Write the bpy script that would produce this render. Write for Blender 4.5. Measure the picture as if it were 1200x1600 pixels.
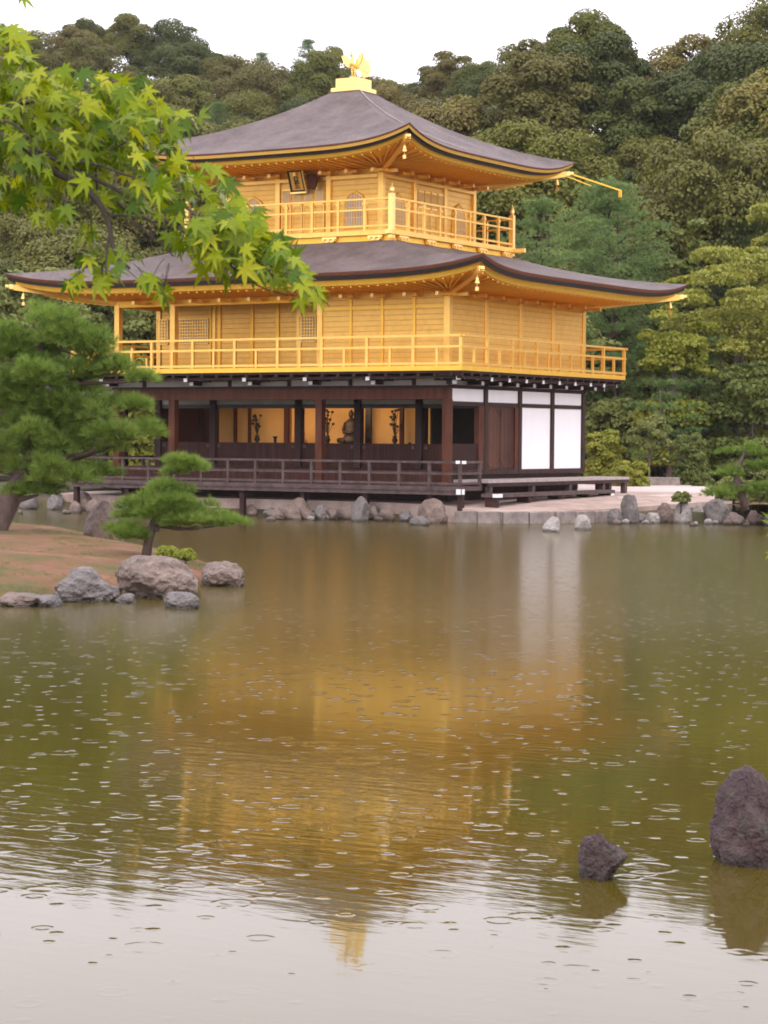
import bpy, math, random
import numpy as np
from mathutils import Vector, Matrix, noise
R_ = math.radians
rng = np.random.default_rng(7); random.seed(7)
S = bpy.context.scene
COL = S.collection
for o in list(bpy.data.objects): bpy.data.objects.remove(o)

# ------------------------------------------------------------------ camera
CAM = Vector((31.9428, -55.3936, 2.35)); YAW, PITCH, ROLL, FPX = -0.5511, -0.0331, 0.0073, 3492.07
_F = Vector((math.sin(YAW)*math.cos(PITCH), math.cos(YAW)*math.cos(PITCH), math.sin(PITCH)))
_R = Vector((math.cos(YAW), -math.sin(YAW), 0)); _U = _R.cross(_F)
CR = _R*math.cos(ROLL)+_U*math.sin(ROLL); CU = -_R*math.sin(ROLL)+_U*math.cos(ROLL); CF = _F
cd = bpy.data.cameras.new('camera'); cam = bpy.data.objects.new('camera', cd); COL.objects.link(cam)
m = Matrix((CR, CU, -CF)).transposed().to_4x4(); m.translation = CAM; cam.matrix_world = m
cd.sensor_fit = 'VERTICAL'; cd.sensor_height = 36; cd.sensor_width = 27; cd.lens = FPX/1600*36
cd.clip_start = .1; cd.clip_end = 3000
S.camera = cam
cd.dof.use_dof = True; cd.dof.focus_distance = 58; cd.dof.aperture_fstop = 26
S.cycles.filter_width = 1.8
S.render.resolution_x = 768; S.render.resolution_y = 1024
# view-ground frame: u to the right, v away from the camera
VR = Vector((math.cos(YAW), -math.sin(YAW))); VF = Vector((math.sin(YAW), math.cos(YAW)))
def ray(px, py): return CF + CR*((px-600)/FPX) - CU*((py-800)/FPX)
def G(px, py, z=0.):                 # point of the horizontal plane z seen at a photo pixel
    d = ray(px, py); t = (z-CAM.z)/d.z; return CAM+d*t
def V(px, py, dist):                 # point at a given depth
    return CAM+ray(px, py)*dist
def GV(px, dist, z=0.):              # standing at height z, in the direction of px, at depth dist
    p = V(px, 668, dist); return Vector((p.x, p.y, z))

# ------------------------------------------------------------------ world, sun, exposure
w = bpy.data.worlds.new('World'); S.world = w; w.use_nodes = True
nt = w.node_tree; nt.nodes.clear()
SUN_EL, SUN_AZ = R_(50), R_(150)
out = nt.nodes.new('ShaderNodeOutputWorld'); bg = nt.nodes.new('ShaderNodeBackground')
sky = nt.nodes.new('ShaderNodeTexSky'); sky.sky_type = 'NISHITA'; sky.sun_disc = False
sky.sun_elevation = SUN_EL; sky.sun_rotation = SUN_AZ
tc = nt.nodes.new('ShaderNodeTexCoord'); nz = nt.nodes.new('ShaderNodeTexNoise'); nz.inputs['Scale'].default_value = 1.6; nz.inputs['Detail'].default_value = 5
cr = nt.nodes.new('ShaderNodeValToRGB'); cr.color_ramp.elements[0].position = .3; cr.color_ramp.elements[1].position = .75
cr.color_ramp.elements[0].color = (19, 18.1, 19.8, 1); cr.color_ramp.elements[1].color = (25.5, 24.3, 26.2, 1)
mx = nt.nodes.new('ShaderNodeMix'); mx.data_type = 'RGBA'; mx.inputs[0].default_value = .94
nt.links.new(tc.outputs['Generated'], nz.inputs['Vector']); nt.links.new(nz.outputs[0], cr.inputs[0])
nt.links.new(sky.outputs[0], mx.inputs[6]); nt.links.new(cr.outputs[0], mx.inputs[7])
nt.links.new(mx.outputs[2], bg.inputs[0]); bg.inputs[1].default_value = .10
nt.links.new(bg.outputs[0], out.inputs[0])
sl = bpy.data.lights.new('sun', 'SUN'); sl.energy = .9; sl.angle = R_(20); sl.color = (1, .95, .88)
so = bpy.data.objects.new('sun', sl); COL.objects.link(so)
sd = Vector((math.sin(SUN_AZ)*math.cos(SUN_EL), math.cos(SUN_AZ)*math.cos(SUN_EL), math.sin(SUN_EL)))
so.rotation_euler = sd.to_track_quat('Z', 'Y').to_euler()
S.view_settings.view_transform = 'Standard'; S.view_settings.look = 'None'; S.view_settings.gamma = 1; S.view_settings.exposure = .10

# ------------------------------------------------------------------ object helpers
def tag(o, label=None, cat=None, group=None, kind=None):
    if label: o['label'] = label
    if cat: o['category'] = cat
    if group: o['group'] = group
    if kind: o['kind'] = kind
    return o
def empty(name, loc, label=None, cat=None, group=None):
    o = bpy.data.objects.new(name, None); COL.objects.link(o); o.location = loc; o.empty_display_size = .2
    return tag(o, label, cat, group)
def copy_tree(o, parent=None):
    c = o.copy(); COL.objects.link(c)
    if parent is not None: c.parent = parent
    for ch in o.children: copy_tree(ch, c)
    return c
class MB:
    def __init__(s, origin=(0, 0, 0)): s.v = []; s.f = []; s.o = Vector(origin)
    def add(s, vs, fs):
        n = len(s.v); s.v += [tuple(Vector(p)-s.o) for p in vs]; s.f += [tuple(i+n for i in f) for f in fs]
    def box(s, x0, x1, y0, y1, z0, z1):
        s.add([(x, y, z) for x in (x0, x1) for y in (y0, y1) for z in (z0, z1)],
              [(0, 1, 3, 2), (4, 6, 7, 5), (0, 4, 5, 1), (2, 3, 7, 6), (0, 2, 6, 4), (1, 5, 7, 3)])
    def bar(s, a, b, w, h, up=(0, 0, 1)):      # box-section beam from a to b
        a = Vector(a); b = Vector(b); d = (b-a).normalized(); up = Vector(up)
        r = d.cross(up)
        if r.length < 1e-4: r = d.cross(Vector((1, 0, 0)))
        r.normalize(); u = r.cross(d)
        vs = [p+r*(i*w/2)+u*(j*h/2) for p in (a, b) for i, j in ((-1, -1), (1, -1), (1, 1), (-1, 1))]
        s.add(vs, [(0, 3, 2, 1), (4, 5, 6, 7), (0, 1, 5, 4), (1, 2, 6, 5), (2, 3, 7, 6), (3, 0, 4, 7)])
    def tube(s, pts, rad, n=8, cap=True):
        pts = [Vector(p) for p in pts]
        if not hasattr(rad, '__len__'): rad = [rad]*len(pts)
        rings = []; u = None
        for i, p in enumerate(pts):
            d = (pts[min(i+1, len(pts)-1)]-pts[max(i-1, 0)])
            if d.length < 1e-9: d = Vector((0, 0, 1))
            d.normalize()
            if u is None: u = d.orthogonal().normalized()
            u = (u-d*u.dot(d)).normalized(); w_ = d.cross(u)
            rings.append([p+(u*math.cos(k*2*math.pi/n)+w_*math.sin(k*2*math.pi/n))*rad[i] for k in range(n)])
        vs = [q for r in rings for q in r]; fs = []
        for i in range(len(pts)-1):
            for k in range(n):
                fs.append((i*n+k, i*n+(k+1) % n, (i+1)*n+(k+1) % n, (i+1)*n+k))
        if cap: fs.append(tuple(range(n-1, -1, -1))); fs.append(tuple((len(pts)-1)*n+k for k in range(n)))
        s.add(vs, fs)
    def prism(s, poly, z0, z1):
        n = len(poly)
        s.add([(x, y, z0) for x, y in poly]+[(x, y, z1) for x, y in poly],
              [tuple(range(n-1, -1, -1)), tuple(range(n, 2*n))]+[(i, (i+1) % n, n+(i+1) % n, n+i) for i in range(n)])
    def plate(s, pts, nrm, th):              # planar outline given thickness th along nrm
        nrm = Vector(nrm).normalized(); n = len(pts); pts = [Vector(p) for p in pts]
        s.add([p-nrm*th/2 for p in pts]+[p+nrm*th/2 for p in pts],
              [tuple(range(n-1, -1, -1)), tuple(range(n, 2*n))]+[(i, (i+1) % n, n+(i+1) % n, n+i) for i in range(n)])
    def ell(s, c, r, nu=12, nv=8, rot=None):
        c = Vector(c); vs = []; fs = []
        for i in range(nv+1):
            th = math.pi*i/nv
            for k in range(nu):
                a = 2*math.pi*k/nu
                p = Vector((r[0]*math.sin(th)*math.cos(a), r[1]*math.sin(th)*math.sin(a), r[2]*math.cos(th)))
                if rot: p = rot @ p
                vs.append(c+p)
        for i in range(nv):
            for k in range(nu): fs.append((i*nu+k, (i+1)*nu+k, (i+1)*nu+(k+1) % nu, i*nu+(k+1) % nu))
        s.add(vs, fs)
    def build(s, name, mat, parent=None, smooth=False, bevel=0):
        me = bpy.data.meshes.new(name); me.from_pydata(s.v, [], s.f); me.update()
        if mat: me.materials.append(mat)
        if smooth:
            me.polygons.foreach_set('use_smooth', [True]*len(me.polygons))
        o = bpy.data.objects.new(name, me); COL.objects.link(o)
        if parent is not None: o.parent = parent
        else: o.location = s.o
        if bevel:
            b = o.modifiers.new('bevel', 'BEVEL'); b.width = bevel; b.segments = 2; b.limit_method = 'ANGLE'
        return o
def np_mesh(name, verts, faces, mat, parent=None, loc=None, smooth=False, val=None):
    """verts (n,3), faces (m,k) arrays; val = per-face value stored as attribute 'v'"""
    me = bpy.data.meshes.new(name); nf, k = faces.shape
    me.vertices.add(len(verts)); me.vertices.foreach_set('co', np.asarray(verts, dtype=np.float32).ravel())
    me.loops.add(nf*k); me.loops.foreach_set('vertex_index', faces.astype(np.int32).ravel())
    me.polygons.add(nf); me.polygons.foreach_set('loop_start', np.arange(0, nf*k, k, dtype=np.int32))
    me.polygons.foreach_set('loop_total', np.full(nf, k, dtype=np.int32))
    if smooth: me.polygons.foreach_set('use_smooth', np.ones(nf, dtype=bool))
    me.update(calc_edges=True)
    if val is not None:
        a = me.attributes.new('v', 'FLOAT', 'FACE'); a.data.foreach_set('value', np.asarray(val, dtype=np.float32))
    if mat: me.materials.append(mat)
    o = bpy.data.objects.new(name, me); COL.objects.link(o)
    if parent is not None: o.parent = parent
    if loc is not None: o.location = loc
    return o

# ------------------------------------------------------------------ materials
class NT:
    def __init__(s, name):
        s.m = bpy.data.materials.new(name); s.m.use_nodes = True; s.t = s.m.node_tree; s.t.nodes.clear()
        s.out = s.t.nodes.new('ShaderNodeOutputMaterial')
    def n(s, t, **kw):
        x = s.t.nodes.new('ShaderNode'+t)
        for k, v in kw.items():
            if k in x.inputs.keys(): x.inputs[k].default_value = v
            else: setattr(x, k, v)
        return x
    def l(s, a, b): s.t.links.new(a, b)
    def coord(s, kind='Object', scale=(1, 1, 1)):
        c = s.n('TexCoord'); mp = s.n('Mapping'); mp.inputs['Scale'].default_value = scale
        s.l(c.outputs[kind], mp.inputs[0]); return mp.outputs[0]
    def noise(s, vec, sc, det=4, rough=.6):
        x = s.n('TexNoise', Scale=sc, Detail=det, Roughness=rough); s.l(vec, x.inputs['Vector']); return x.outputs[0]
    def ramp(s, fac, stops):
        x = s.n('ValToRGB'); e = x.color_ramp.elements
        while len(e) < len(stops): e.new(.5)
        for el, (p, c) in zip(e, stops): el.position = p; el.color = (*c, 1) if len(c) == 3 else c
        s.l(fac, x.inputs[0]); return x.outputs[0]
    def math(s, op, a, b=None, c=None):
        x = s.n('Math', operation=op)
        for i, q in enumerate((a, b, c)):
            if q is None: continue
            if isinstance(q, (int, float)): x.inputs[i].default_value = q
            else: s.l(q, x.inputs[i])
        return x.outputs[0]
    def mix(s, fac, a, b, mode='MIX'):
        x = s.n('Mix', data_type='RGBA', blend_type=mode)
        for i, q in ((0, fac), (6, a), (7, b)):
            if isinstance(q, (int, float)): x.inputs[i].default_value = q
            elif isinstance(q, tuple): x.inputs[i].default_value = (*q, 1)
            else: s.l(q, x.inputs[i])
        return x.outputs[2]
    def bump(s, h, st=.3, dist=.02, nrm=None):
        x = s.n('Bump', Strength=st, Distance=dist); s.l(h, x.inputs['Height'])
        if nrm is not None: s.l(nrm, x.inputs['Normal'])
        return x.outputs[0]
    def pbr(s, col, rough=.6, metal=0., nrm=None, **kw):
        p = s.n('BsdfPrincipled', **kw)
        for k, q in (('Base Color', col), ('Roughness', rough), ('Metallic', metal)):
            if isinstance(q, (int, float)): p.inputs[k].default_value = q
            elif isinstance(q, tuple): p.inputs[k].default_value = (*q, 1)
            else: s.l(q, p.inputs[k])
        if nrm is not None: s.l(nrm, p.inputs['Normal'])
        s.l(p.outputs[0], s.out.inputs[0]); return s.m
M = {}
def simple(name, c0, c1, sc=6, rough=.6, metal=0., bump=.2, bs=None, scale=(1, 1, 1), det=5, dist=.02):
    kw = {'Specular IOR Level': .18} if name.startswith('wood') or name == 'roof_edge' else {}
    t = NT(name); v = t.coord('Object', scale); n = t.noise(v, sc, det)
    c = t.ramp(n, [(.3, c0), (.7, c1)]); b = t.noise(v, bs or sc*4, 4)
    M[name] = t.pbr(c, rough, metal, t.bump(b, bump, dist), **kw)
simple('gold', (.86, .49, .05), (.93, .57, .085), 3, .4, .6, .1)
simple('gold_trim', (.86, .51, .10), (.94, .60, .16), 5, .34, .6, .1)
simple('gold_bright', (.95, .62, .20), (1, .70, .25), 5, .3, .7, .05)
simple('wood_dark', (.028, .015, .013), (.06, .03, .024), 3, .6, 0, .3, scale=(1, 1, .3))
simple('wood_red', (.06, .019, .010), (.12, .04, .02), 3, .55, 0, .3, scale=(2, 2, .4))
simple('wood_grey', (.06, .04, .038), (.13, .09, .085), 4, .65, 0, .3)
simple('wood_pale', (.30, .24, .23), (.48, .40, .38), 5, .6, 0, .3)
simple('white_plaster', (.86, .83, .84), (.9, .88, .88), 2, .8, 0, .05)
simple('grey_plaster', (.46, .44, .42), (.56, .54, .52), 3, .8, 0, .05)
simple('white_tip', (.8, .8, .8), (.85, .85, .83), 5, .6, 0, .05)
simple('black_lacquer', (.012, .009, .009), (.022, .016, .014), 5, .45, 0, .1)
simple('roof_edge', (.13, .05, .03), (.21, .085, .05), 8, .8, 0, .3, scale=(1, 1, 6))
simple('interior_wall', (.72, .40, .12), (.82, .48, .16), 1.5, .7, 0, .05)
simple('bark_pine', (.06, .038, .03), (.13, .085, .07), 8, .9, 0, .8, scale=(1, 1, .4))
simple('bark_grey', (.09, .07, .06), (.19, .15, .135), 8, .9, 0, .7, scale=(1, 1, .3))
simple('bark_maple', (.045, .035, .03), (.10, .08, .06), 30, .85, 0, .5, dist=.003)
simple('statue_wood', (.02, .012, .008), (.06, .035, .02), 7, .5, 0, .2)
simple('statue_robe', (.55, .2, .06), (.7, .32, .12), 7, .6, 0, .2)
simple('interior_dark', (.004, .003, .003), (.01, .008, .007), 5, .95, 0, .05)
simple('bronze', (.015, .012, .01), (.03, .025, .02), 8, .5, .5, .1)
simple('petal', (.012, .014, .006), (.03, .03, .012), 9, .6, 0, .1)
simple('stone_block', (.16, .13, .12), (.34, .28, .25), 4, .85, 0, .6, 18)
simple('fence_wood', (.24, .17, .14), (.42, .32, .27), 4, .8, 0, .3)
def mk_planks(name, c0, c1, metal, rough, period, axis='Z', depth=.004, base='gold'):
    t = NT(name); v = t.coord('Object'); sx = t.n('SeparateXYZ'); t.l(v, sx.inputs[0])
    q = t.math('MULTIPLY', sx.outputs[axis], 1/period); fr = t.math('FRACT', q)
    line = t.math('SMOOTH_MIN', t.math('MULTIPLY', fr, 9), t.math('MULTIPLY', t.math('SUBTRACT', 1, fr), 9), .3)
    line = t.math('MINIMUM', line, 1)
    wn = t.n('TexWhiteNoise', noise_dimensions='1D'); t.l(t.math('FLOOR', q), wn.inputs['W'])
    n = t.noise(t.coord('Object', (1.3, 1.3, 8) if axis == 'Z' else (8, 8, 1.2)), 3, 5)
    n2 = t.noise(v, .9, 3)
    f = t.math('ADD', t.math('MULTIPLY', n, .55), t.math('MULTIPLY', wn.outputs[0], .25)); f = t.math('ADD', f, t.math('MULTIPLY', n2, .25))
    c = t.ramp(f, [(.3, c0), (.75, c1)])
    if metal:
        vc = t.n('TexVoronoi', feature='F1', distance='CHEBYCHEV', Scale=7.5, Randomness=.25); t.l(v, vc.inputs['Vector']); sc_ = t.n('SeparateColor'); t.l(vc.outputs['Color'], sc_.inputs[0])
        c = t.mix(t.math('MULTIPLY', sc_.outputs[0], .22), c, (.62, .36, .07)); st_ = t.noise(v, 1.7, 6, .75)
        c = t.mix(t.math('MULTIPLY', t.ramp(st_, [(.5, (0, 0, 0)), (.72, (1, 1, 1))]), .35), c, (.55, .30, .06))
    c = t.mix(t.math('SUBTRACT', 1, line), c, tuple(x*.74 for x in c0))
    M[name] = t.pbr(c, rough, metal, t.bump(t.math('ADD', line, t.math('MULTIPLY', n, .3)), .6, depth), **({'Specular IOR Level': .15} if name.startswith('wood') else {}))
mk_planks('gold_planks', (.79, .46, .085), (.92, .58, .15), .5, .4, .155)
mk_planks('wood_planks', (.035, .014, .010), (.075, .03, .022), 0, .6, .12, 'X')
mk_planks('wood_door', (.05, .02, .015), (.14, .06, .035), 0, .5, .23, 'Y')
# hinoki-bark roof
t = NT('bark_roof'); v = t.coord('Object'); n1 = t.noise(v, 1.1, 6, .7); n2 = t.noise(t.coord('Object', (1, 1, 9)), 9, 5, .7); n3 = t.noise(v, 40, 3, .8)
sz_ = t.n('SeparateXYZ'); t.l(v, sz_.inputs[0]); crs = t.math('FRACT', t.math('ADD', t.math('MULTIPLY', sz_.outputs['Z'], 22), t.math('MULTIPLY', n1, 1.5)))
f = t.math('ADD', t.math('ADD', t.math('MULTIPLY', n1, .45), t.math('MULTIPLY', t.math('SUBTRACT', crs, .5), .07)), t.math('MULTIPLY', n2, .35)); f = t.math('ADD', f, t.math('MULTIPLY', n3, .25))
c = t.ramp(f, [(.36, (.045, .033, .03)), (.5, (.105, .078, .074)), (.66, (.20, .155, .148))])
M['bark_roof'] = t.pbr(c, .72, 0, t.bump(t.math('ADD', t.math('ADD', n2, n3), t.math('MULTIPLY', crs, .9)), .7, .02))
# rocks
def mk_rock(name, c0, c1, c2, lich):
    t = NT(name); v = t.coord('Object'); n1 = t.noise(v, 2.2, 6, .7); n2 = t.noise(v, 9, 6, .75); n3 = t.noise(v, 4.3, 5, .7)
    c = t.ramp(n1, [(.3, c0), (.5, c1), (.7, c2)])
    c = t.mix(t.ramp(n2, [(.56, (0, 0, 0)), (.66, (1, 1, 1))]), c, lich)
    c = t.mix(t.math('MULTIPLY', t.ramp(n3, [(.5, (0, 0, 0)), (.66, (1, 1, 1))]), .7), c, (.05, .045, .035))
    gz = t.n('SeparateXYZ'); t.l(t.n('NewGeometry').outputs['Position'], gz.inputs[0])
    wet = t.ramp(t.math('ADD', gz.outputs['Z'], t.math('MULTIPLY', n2, .06)), [(.06, (1, 1, 1)), (.12, (0, 0, 0))])
    c = t.mix(t.math('MULTIPLY', wet, .65), c, (.02, .018, .012))
    M[name] = t.pbr(c, .7, 0, t.bump(t.math('ADD', n2, t.math('MULTIPLY', n1, 1.5)), 1.0, .07))
mk_rock('rock_grey', (.10, .09, .085), (.19, .165, .155), (.30, .27, .25), (.42, .40, .36))
mk_rock('rock_purple', (.04, .026, .026), (.085, .05, .05), (.14, .085, .08), (.10, .115, .08))
mk_rock('rock_brown', (.12, .082, .066), (.23, .16, .13), (.34, .25, .21), (.34, .33, .25))
mk_rock('rock_pale', (.24, .21, .19), (.42, .37, .34), (.58, .54, .5), (.6, .58, .55))
# ground
t = NT('ground'); v = t.coord('Object'); n = t.noise(v, .25, 6, .7); n2 = t.noise(v, 3, 6, .7)
c = t.ramp(t.math('ADD', t.math('MULTIPLY', n, .6), t.math('MULTIPLY', n2, .4)), [(.35, (.025, .035, .012)), (.5, (.07, .06, .025)), (.65, (.16, .085, .045))])
M['ground'] = t.pbr(c, .95, 0, t.bump(n2, .8, .08))
t = NT('moss_soil'); v = t.coord('Object'); n = t.noise(v, .9, 6, .7); n2 = t.noise(v, 14, 6, .75); n3 = t.noise(v, 60, 3, .8)
c = t.ramp(t.math('ADD', t.math('MULTIPLY', n, .7), t.math('MULTIPLY', n2, .3)), [(.38, (.07, .09, .015)), (.46, (.17, .12, .025)), (.53, (.25, .11, .05)), (.66, (.36, .19, .12))])
c = t.mix(t.math('MULTIPLY', n3, .45), c, (.09, .05, .03))
M['moss_soil'] = t.pbr(c, .95, 0, t.bump(t.math('ADD', n2, n3), .9, .03))
t = NT('gravel'); v = t.coord('Object'); n = t.noise(v, .8, 5); n2 = t.noise(v, 60, 4, .8)
c = t.ramp(t.math('ADD', t.math('MULTIPLY', n, .35), t.math('MULTIPLY', n2, .65)), [(.3, (.42, .33, .30)), (.7, (.72, .62, .58))])
M['gravel'] = t.pbr(c, .9, 0, t.bump(n2, .5, .01))
t = NT('paving'); v = t.coord('Object'); n = t.noise(v, 1.2, 6, .7); n2 = t.noise(v, 25, 4, .8)
c = t.ramp(t.math('ADD', t.math('MULTIPLY', n, .65), t.math('MULTIPLY', n2, .35)), [(.3, (.20, .13, .10)), (.5, (.42, .31, .26)), (.7, (.58, .48, .42))])
M['paving'] = t.pbr(c, .8, 0, t.bump(n2, .5, .01))
# foliage
def mk_leaf(name, stops, trans=.3, rand=.5, rough=.55):
    t = NT(name); oi = t.n('ObjectInfo'); at = t.n('Attribute', attribute_name='v')
    f = t.math('ADD', t.math('MULTIPLY', oi.outputs['Random'], rand), t.math('MULTIPLY', at.outputs['Fac'], 1-rand))
    c = t.ramp(f, stops)
    d = t.n('BsdfPrincipled', Roughness=rough); d.inputs['Specular IOR Level'].default_value = .25; t.l(c, d.inputs['Base Color'])
    tr = t.n('BsdfTranslucent'); t.l(t.mix(1.0, c, (1.0, 1.0, .55), 'MULTIPLY'), tr.inputs[0])
    mxs = t.n('MixShader'); mxs.inputs[0].default_value = trans
    t.l(d.outputs[0], mxs.inputs[1]); t.l(tr.outputs[0], mxs.inputs[2]); t.l(mxs.outputs[0], t.out.inputs[0]); M[name] = t.m
mk_leaf('leaf_hill', [(0, (.04, .062, .014)), (.3, (.085, .105, .02)), (.5, (.165, .17, .024)), (.7, (.12, .12, .024)), (.85, (.165, .13, .034)), (1, (.27, .25, .04))], .25, .8)
mk_leaf('leaf_light', [(0, (.15, .20, .025)), (.5, (.26, .29, .04)), (1, (.40, .36, .07))], .35, .3)
mk_leaf('leaf_gold', [(0, (.19, .22, .045)), (.5, (.30, .31, .06)), (1, (.44, .38, .11))], .35, .2)
mk_leaf('leaf_shrub', [(0, (.07, .10, .025)), (.5, (.14, .175, .04)), (1, (.25, .26, .08))], .28, .4)
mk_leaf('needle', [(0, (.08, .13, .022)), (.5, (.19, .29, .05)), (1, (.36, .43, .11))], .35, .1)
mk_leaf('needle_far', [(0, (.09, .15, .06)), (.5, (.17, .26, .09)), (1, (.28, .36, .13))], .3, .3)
mk_leaf('leaf_maple', [(0, (.07, .14, .006)), (.35, (.17, .25, .007)), (.65, (.28, .35, .009)), (1, (.46, .46, .02))], .4, 0, .4)
# water
t = NT('pond_water'); pos = t.n('NewGeometry').outputs['Position']
def rot_map(scale, rz=0, loc=(0, 0, 0)):
    mp = t.n('Mapping'); mp.inputs['Rotation'].default_value = (0, 0, rz); mp.inputs['Scale'].default_value = scale; mp.inputs['Location'].default_value = loc
    t.l(pos, mp.inputs[0]); return mp.outputs[0]
def rings(cell, seed, rmin, rmax, wid, on):
    mp = rot_map((1/cell, 1/cell, 0), .3*seed, (seed*7.3, seed*3.1, 0))
    vo = t.n('TexVoronoi', voronoi_dimensions='2D', feature='F1', Scale=1.0); t.l(mp, vo.inputs['Vector'])
    s = t.n('SeparateColor'); t.l(vo.outputs['Color'], s.inputs[0])
    d = t.math('MULTIPLY', vo.outputs['Distance'], cell)
    rr = t.math('ADD', t.math('MULTIPLY', s.outputs[0], rmax-rmin), rmin)
    x = t.math('DIVIDE', t.math('SUBTRACT', d, rr), wid)
    g = t.math('POWER', 2.718, t.math('MULTIPLY', t.math('MULTIPLY', x, x), -1))
    msk = t.math('LESS_THAN', s.outputs[1], on)
    amp = t.math('ADD', t.math('MULTIPLY', s.outputs[2], .8), .3)
    return t.math('MULTIPLY', t.math('MULTIPLY', g, msk), amp)
WR = YAW
r1 = rings(.36, 1, .015, .075, .014, .45); r2 = rings(.85, 2, .05, .15, .024, .3); r3 = rings(.27, 3, .0, .01, .024, .45); r4 = rings(.5, 4, .02, .11, .016, .35)
bn = t.n('TexNoise', Scale=9.0, Detail=2.0); t.l(pos, bn.inputs['Vector']); brk = t.math('ADD', .25, t.math('MULTIPLY', bn.outputs[0], 1.3))
hr = t.math('MULTIPLY', t.math('ADD', t.math('ADD', t.math('MULTIPLY', r1, .6), t.math('MULTIPLY', t.math('ADD', r2, r4), .42)), t.math('MULTIPLY', r3, 1.5)), brk)
n1 = t.n('TexNoise', Scale=1.0, Detail=3.0, Roughness=.55); t.l(rot_map((2.2, 9, 0), WR), n1.inputs['Vector'])
n2 = t.n('TexNoise', Scale=1.0, Detail=2.0, Roughness=.5); t.l(rot_map((.5, 1.6, 0), WR+.15), n2.inputs['Vector'])
# wind-ruffled patch on the near left of the pond
pc = G(60, 1230); wm = t.n('VectorMath', operation='DISTANCE'); t.l(pos, wm.inputs[0]); wm.inputs[1].default_value = pc
pn = t.n('TexNoise', Scale=.35, Detail=3.0); t.l(pos, pn.inputs['Vector'])
wv = t.math('MULTIPLY', t.math('SUBTRACT', 1.15, t.math('DIVIDE', wm.outputs['Value'], 5.5)), 1.0)
wv = t.math('MAXIMUM', t.math('MINIMUM', t.math('ADD', wv, t.math('MULTIPLY', t.math('SUBTRACT', pn.outputs[0], .5), 1.2)), 1), 0)
a1 = t.math('ADD', .035, t.math('MULTIPLY', wv, .75))
hh = t.math('ADD', t.math('MULTIPLY', n1.outputs[0], t.math('MULTIPLY', a1, .0033)), t.math('MULTIPLY', n2.outputs[0], .0013))
dn0 = t.n('VectorMath', operation='DISTANCE'); t.l(pos, dn0.inputs[0]); dn0.inputs[1].default_value = G(600, 1600)
hh = t.math('ADD', hh, t.math('MULTIPLY', hr, t.math('MINIMUM', .004, t.math('ADD', .0002, t.math('MULTIPLY', dn0.outputs['Value'], .0003)))))
bp = t.bump(hh, 1.0, 1.0)
dn = t.n('VectorMath', operation='DISTANCE'); t.l(pos, dn.inputs[0]); dn.inputs[1].default_value = G(500, 1560)
mr = t.n('MapRange'); mr.inputs['From Min'].default_value = 4.5; mr.inputs['From Max'].default_value = 20; mr.inputs['To Min'].default_value = .035; mr.inputs['To Max'].default_value = .18; t.l(dn.outputs['Value'], mr.inputs['Value']); rgh = mr.outputs[0]
M['pond_water'] = t.pbr((.07, .052, .007), rgh, 0, bp, IOR=1.333)

# ------------------------------------------------------------------ terrain
HC = [(-400, 60), (0, 46), (130, 38), (200, 42), (280, 56), (400, 98), (480, 84), (560, 82), (640, 98), (700, 76), (780, 78), (850, 62), (940, 44), (1000, 98), (1060, 82), (1110, 66), (1150, 44), (1200, 32), (1600, 20)]
DC = [(-400, 240), (300, 235), (480, 225), (640, 200), (740, 168), (850, 150), (1000, 150), (1200, 138), (1600, 130)]
D0 = [(-400, 118), (300, 115), (640, 108), (740, 101), (900, 101), (1200, 99), (1600, 97)]
def itp(tab, x):
    return float(np.interp(x, [p[0] for p in tab], [p[1] for p in tab]))
def uv(x, y):
    dx, dy = x-CAM.x, y-CAM.y
    return dx*VR.x+dy*VR.y, dx*VF.x+dy*VF.y
SHORE = [(-120, -14), (-40, -7), (-16, -1.35), (-12.9, -1.1), (1.2, -1.1), (2.4, -.9), (3.4, .3), (4.1, 2.4), (6.6, 3.1), (8.0, 4.3), (14, 6.5), (26, 3), (60, -10), (160, -40)]
NEAR = 4.2
def hill(x, y):
    u, v_ = uv(x, y)
    if v_ < 60: return .6
    px = 600+u/v_*FPX
    d0, dc = itp(D0, px), itp(DC, px); top = (668-itp(HC, px))/FPX*dc+2.35-6.2
    s = (v_-d0)/(dc-d0)
    if s <= 0: return .6
    if s <= 1: k = s**.85*(1-.12*math.sin(math.pi*s)); return .6+(top-.6)*k+1.2*noise.noise(Vector((x*.03, y*.03, 0)))*min(1, s*4)
    return max(.6, .6+(top-.6)*(1-.25*(s-1)))
def shore_y(x):
    return itp(SHORE, x)
def ground_h(x, y):
    u, v_ = uv(x, y)
    e = y-shore_y(x)
    if e > 0: return min(hill(x, y), -.6+.88*min(1, e/.6)+.32*min(1, max(0, e-.6)/7)) if e < 8 else hill(x, y)
    k = v_-NEAR
    if k < 0: return -.6+1.35*min(1, -k/1.2)
    return -.6-.5*min(1, min(-e, k)/6)
xs = np.unique(np.concatenate([np.linspace(-900, -60, 24), np.linspace(-60, -17, 22), np.linspace(-17, 12, 60), np.linspace(12, 60, 40), np.linspace(60, 700, 26)]))
ys = np.unique(np.concatenate([np.linspace(-700, -75, 12), np.linspace(-75, -44, 32), np.linspace(-44, -4, 14), np.linspace(-4, 8, 36), np.linspace(8, 30, 14), np.linspace(30, 260, 84), np.linspace(260, 1500, 26)]))
vv = np.array([(x, y, ground_h(x, y)) for y in ys for x in xs]); nx = len(xs)
ii = np.arange(len(ys)-1)[:, None]*nx+np.arange(nx-1)[None, :]
ff = np.stack([ii, ii+1, ii+nx+1, ii+nx], -1).reshape(-1, 4)
tag(np_mesh('ground', vv, ff, M['ground'], smooth=True), kind='structure')
b_ = MB(); b_.add([(-400, -75, 0), (300, -75, 0), (300, 12, 0), (-400, 12, 0)], [(0, 1, 2, 3)])
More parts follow.
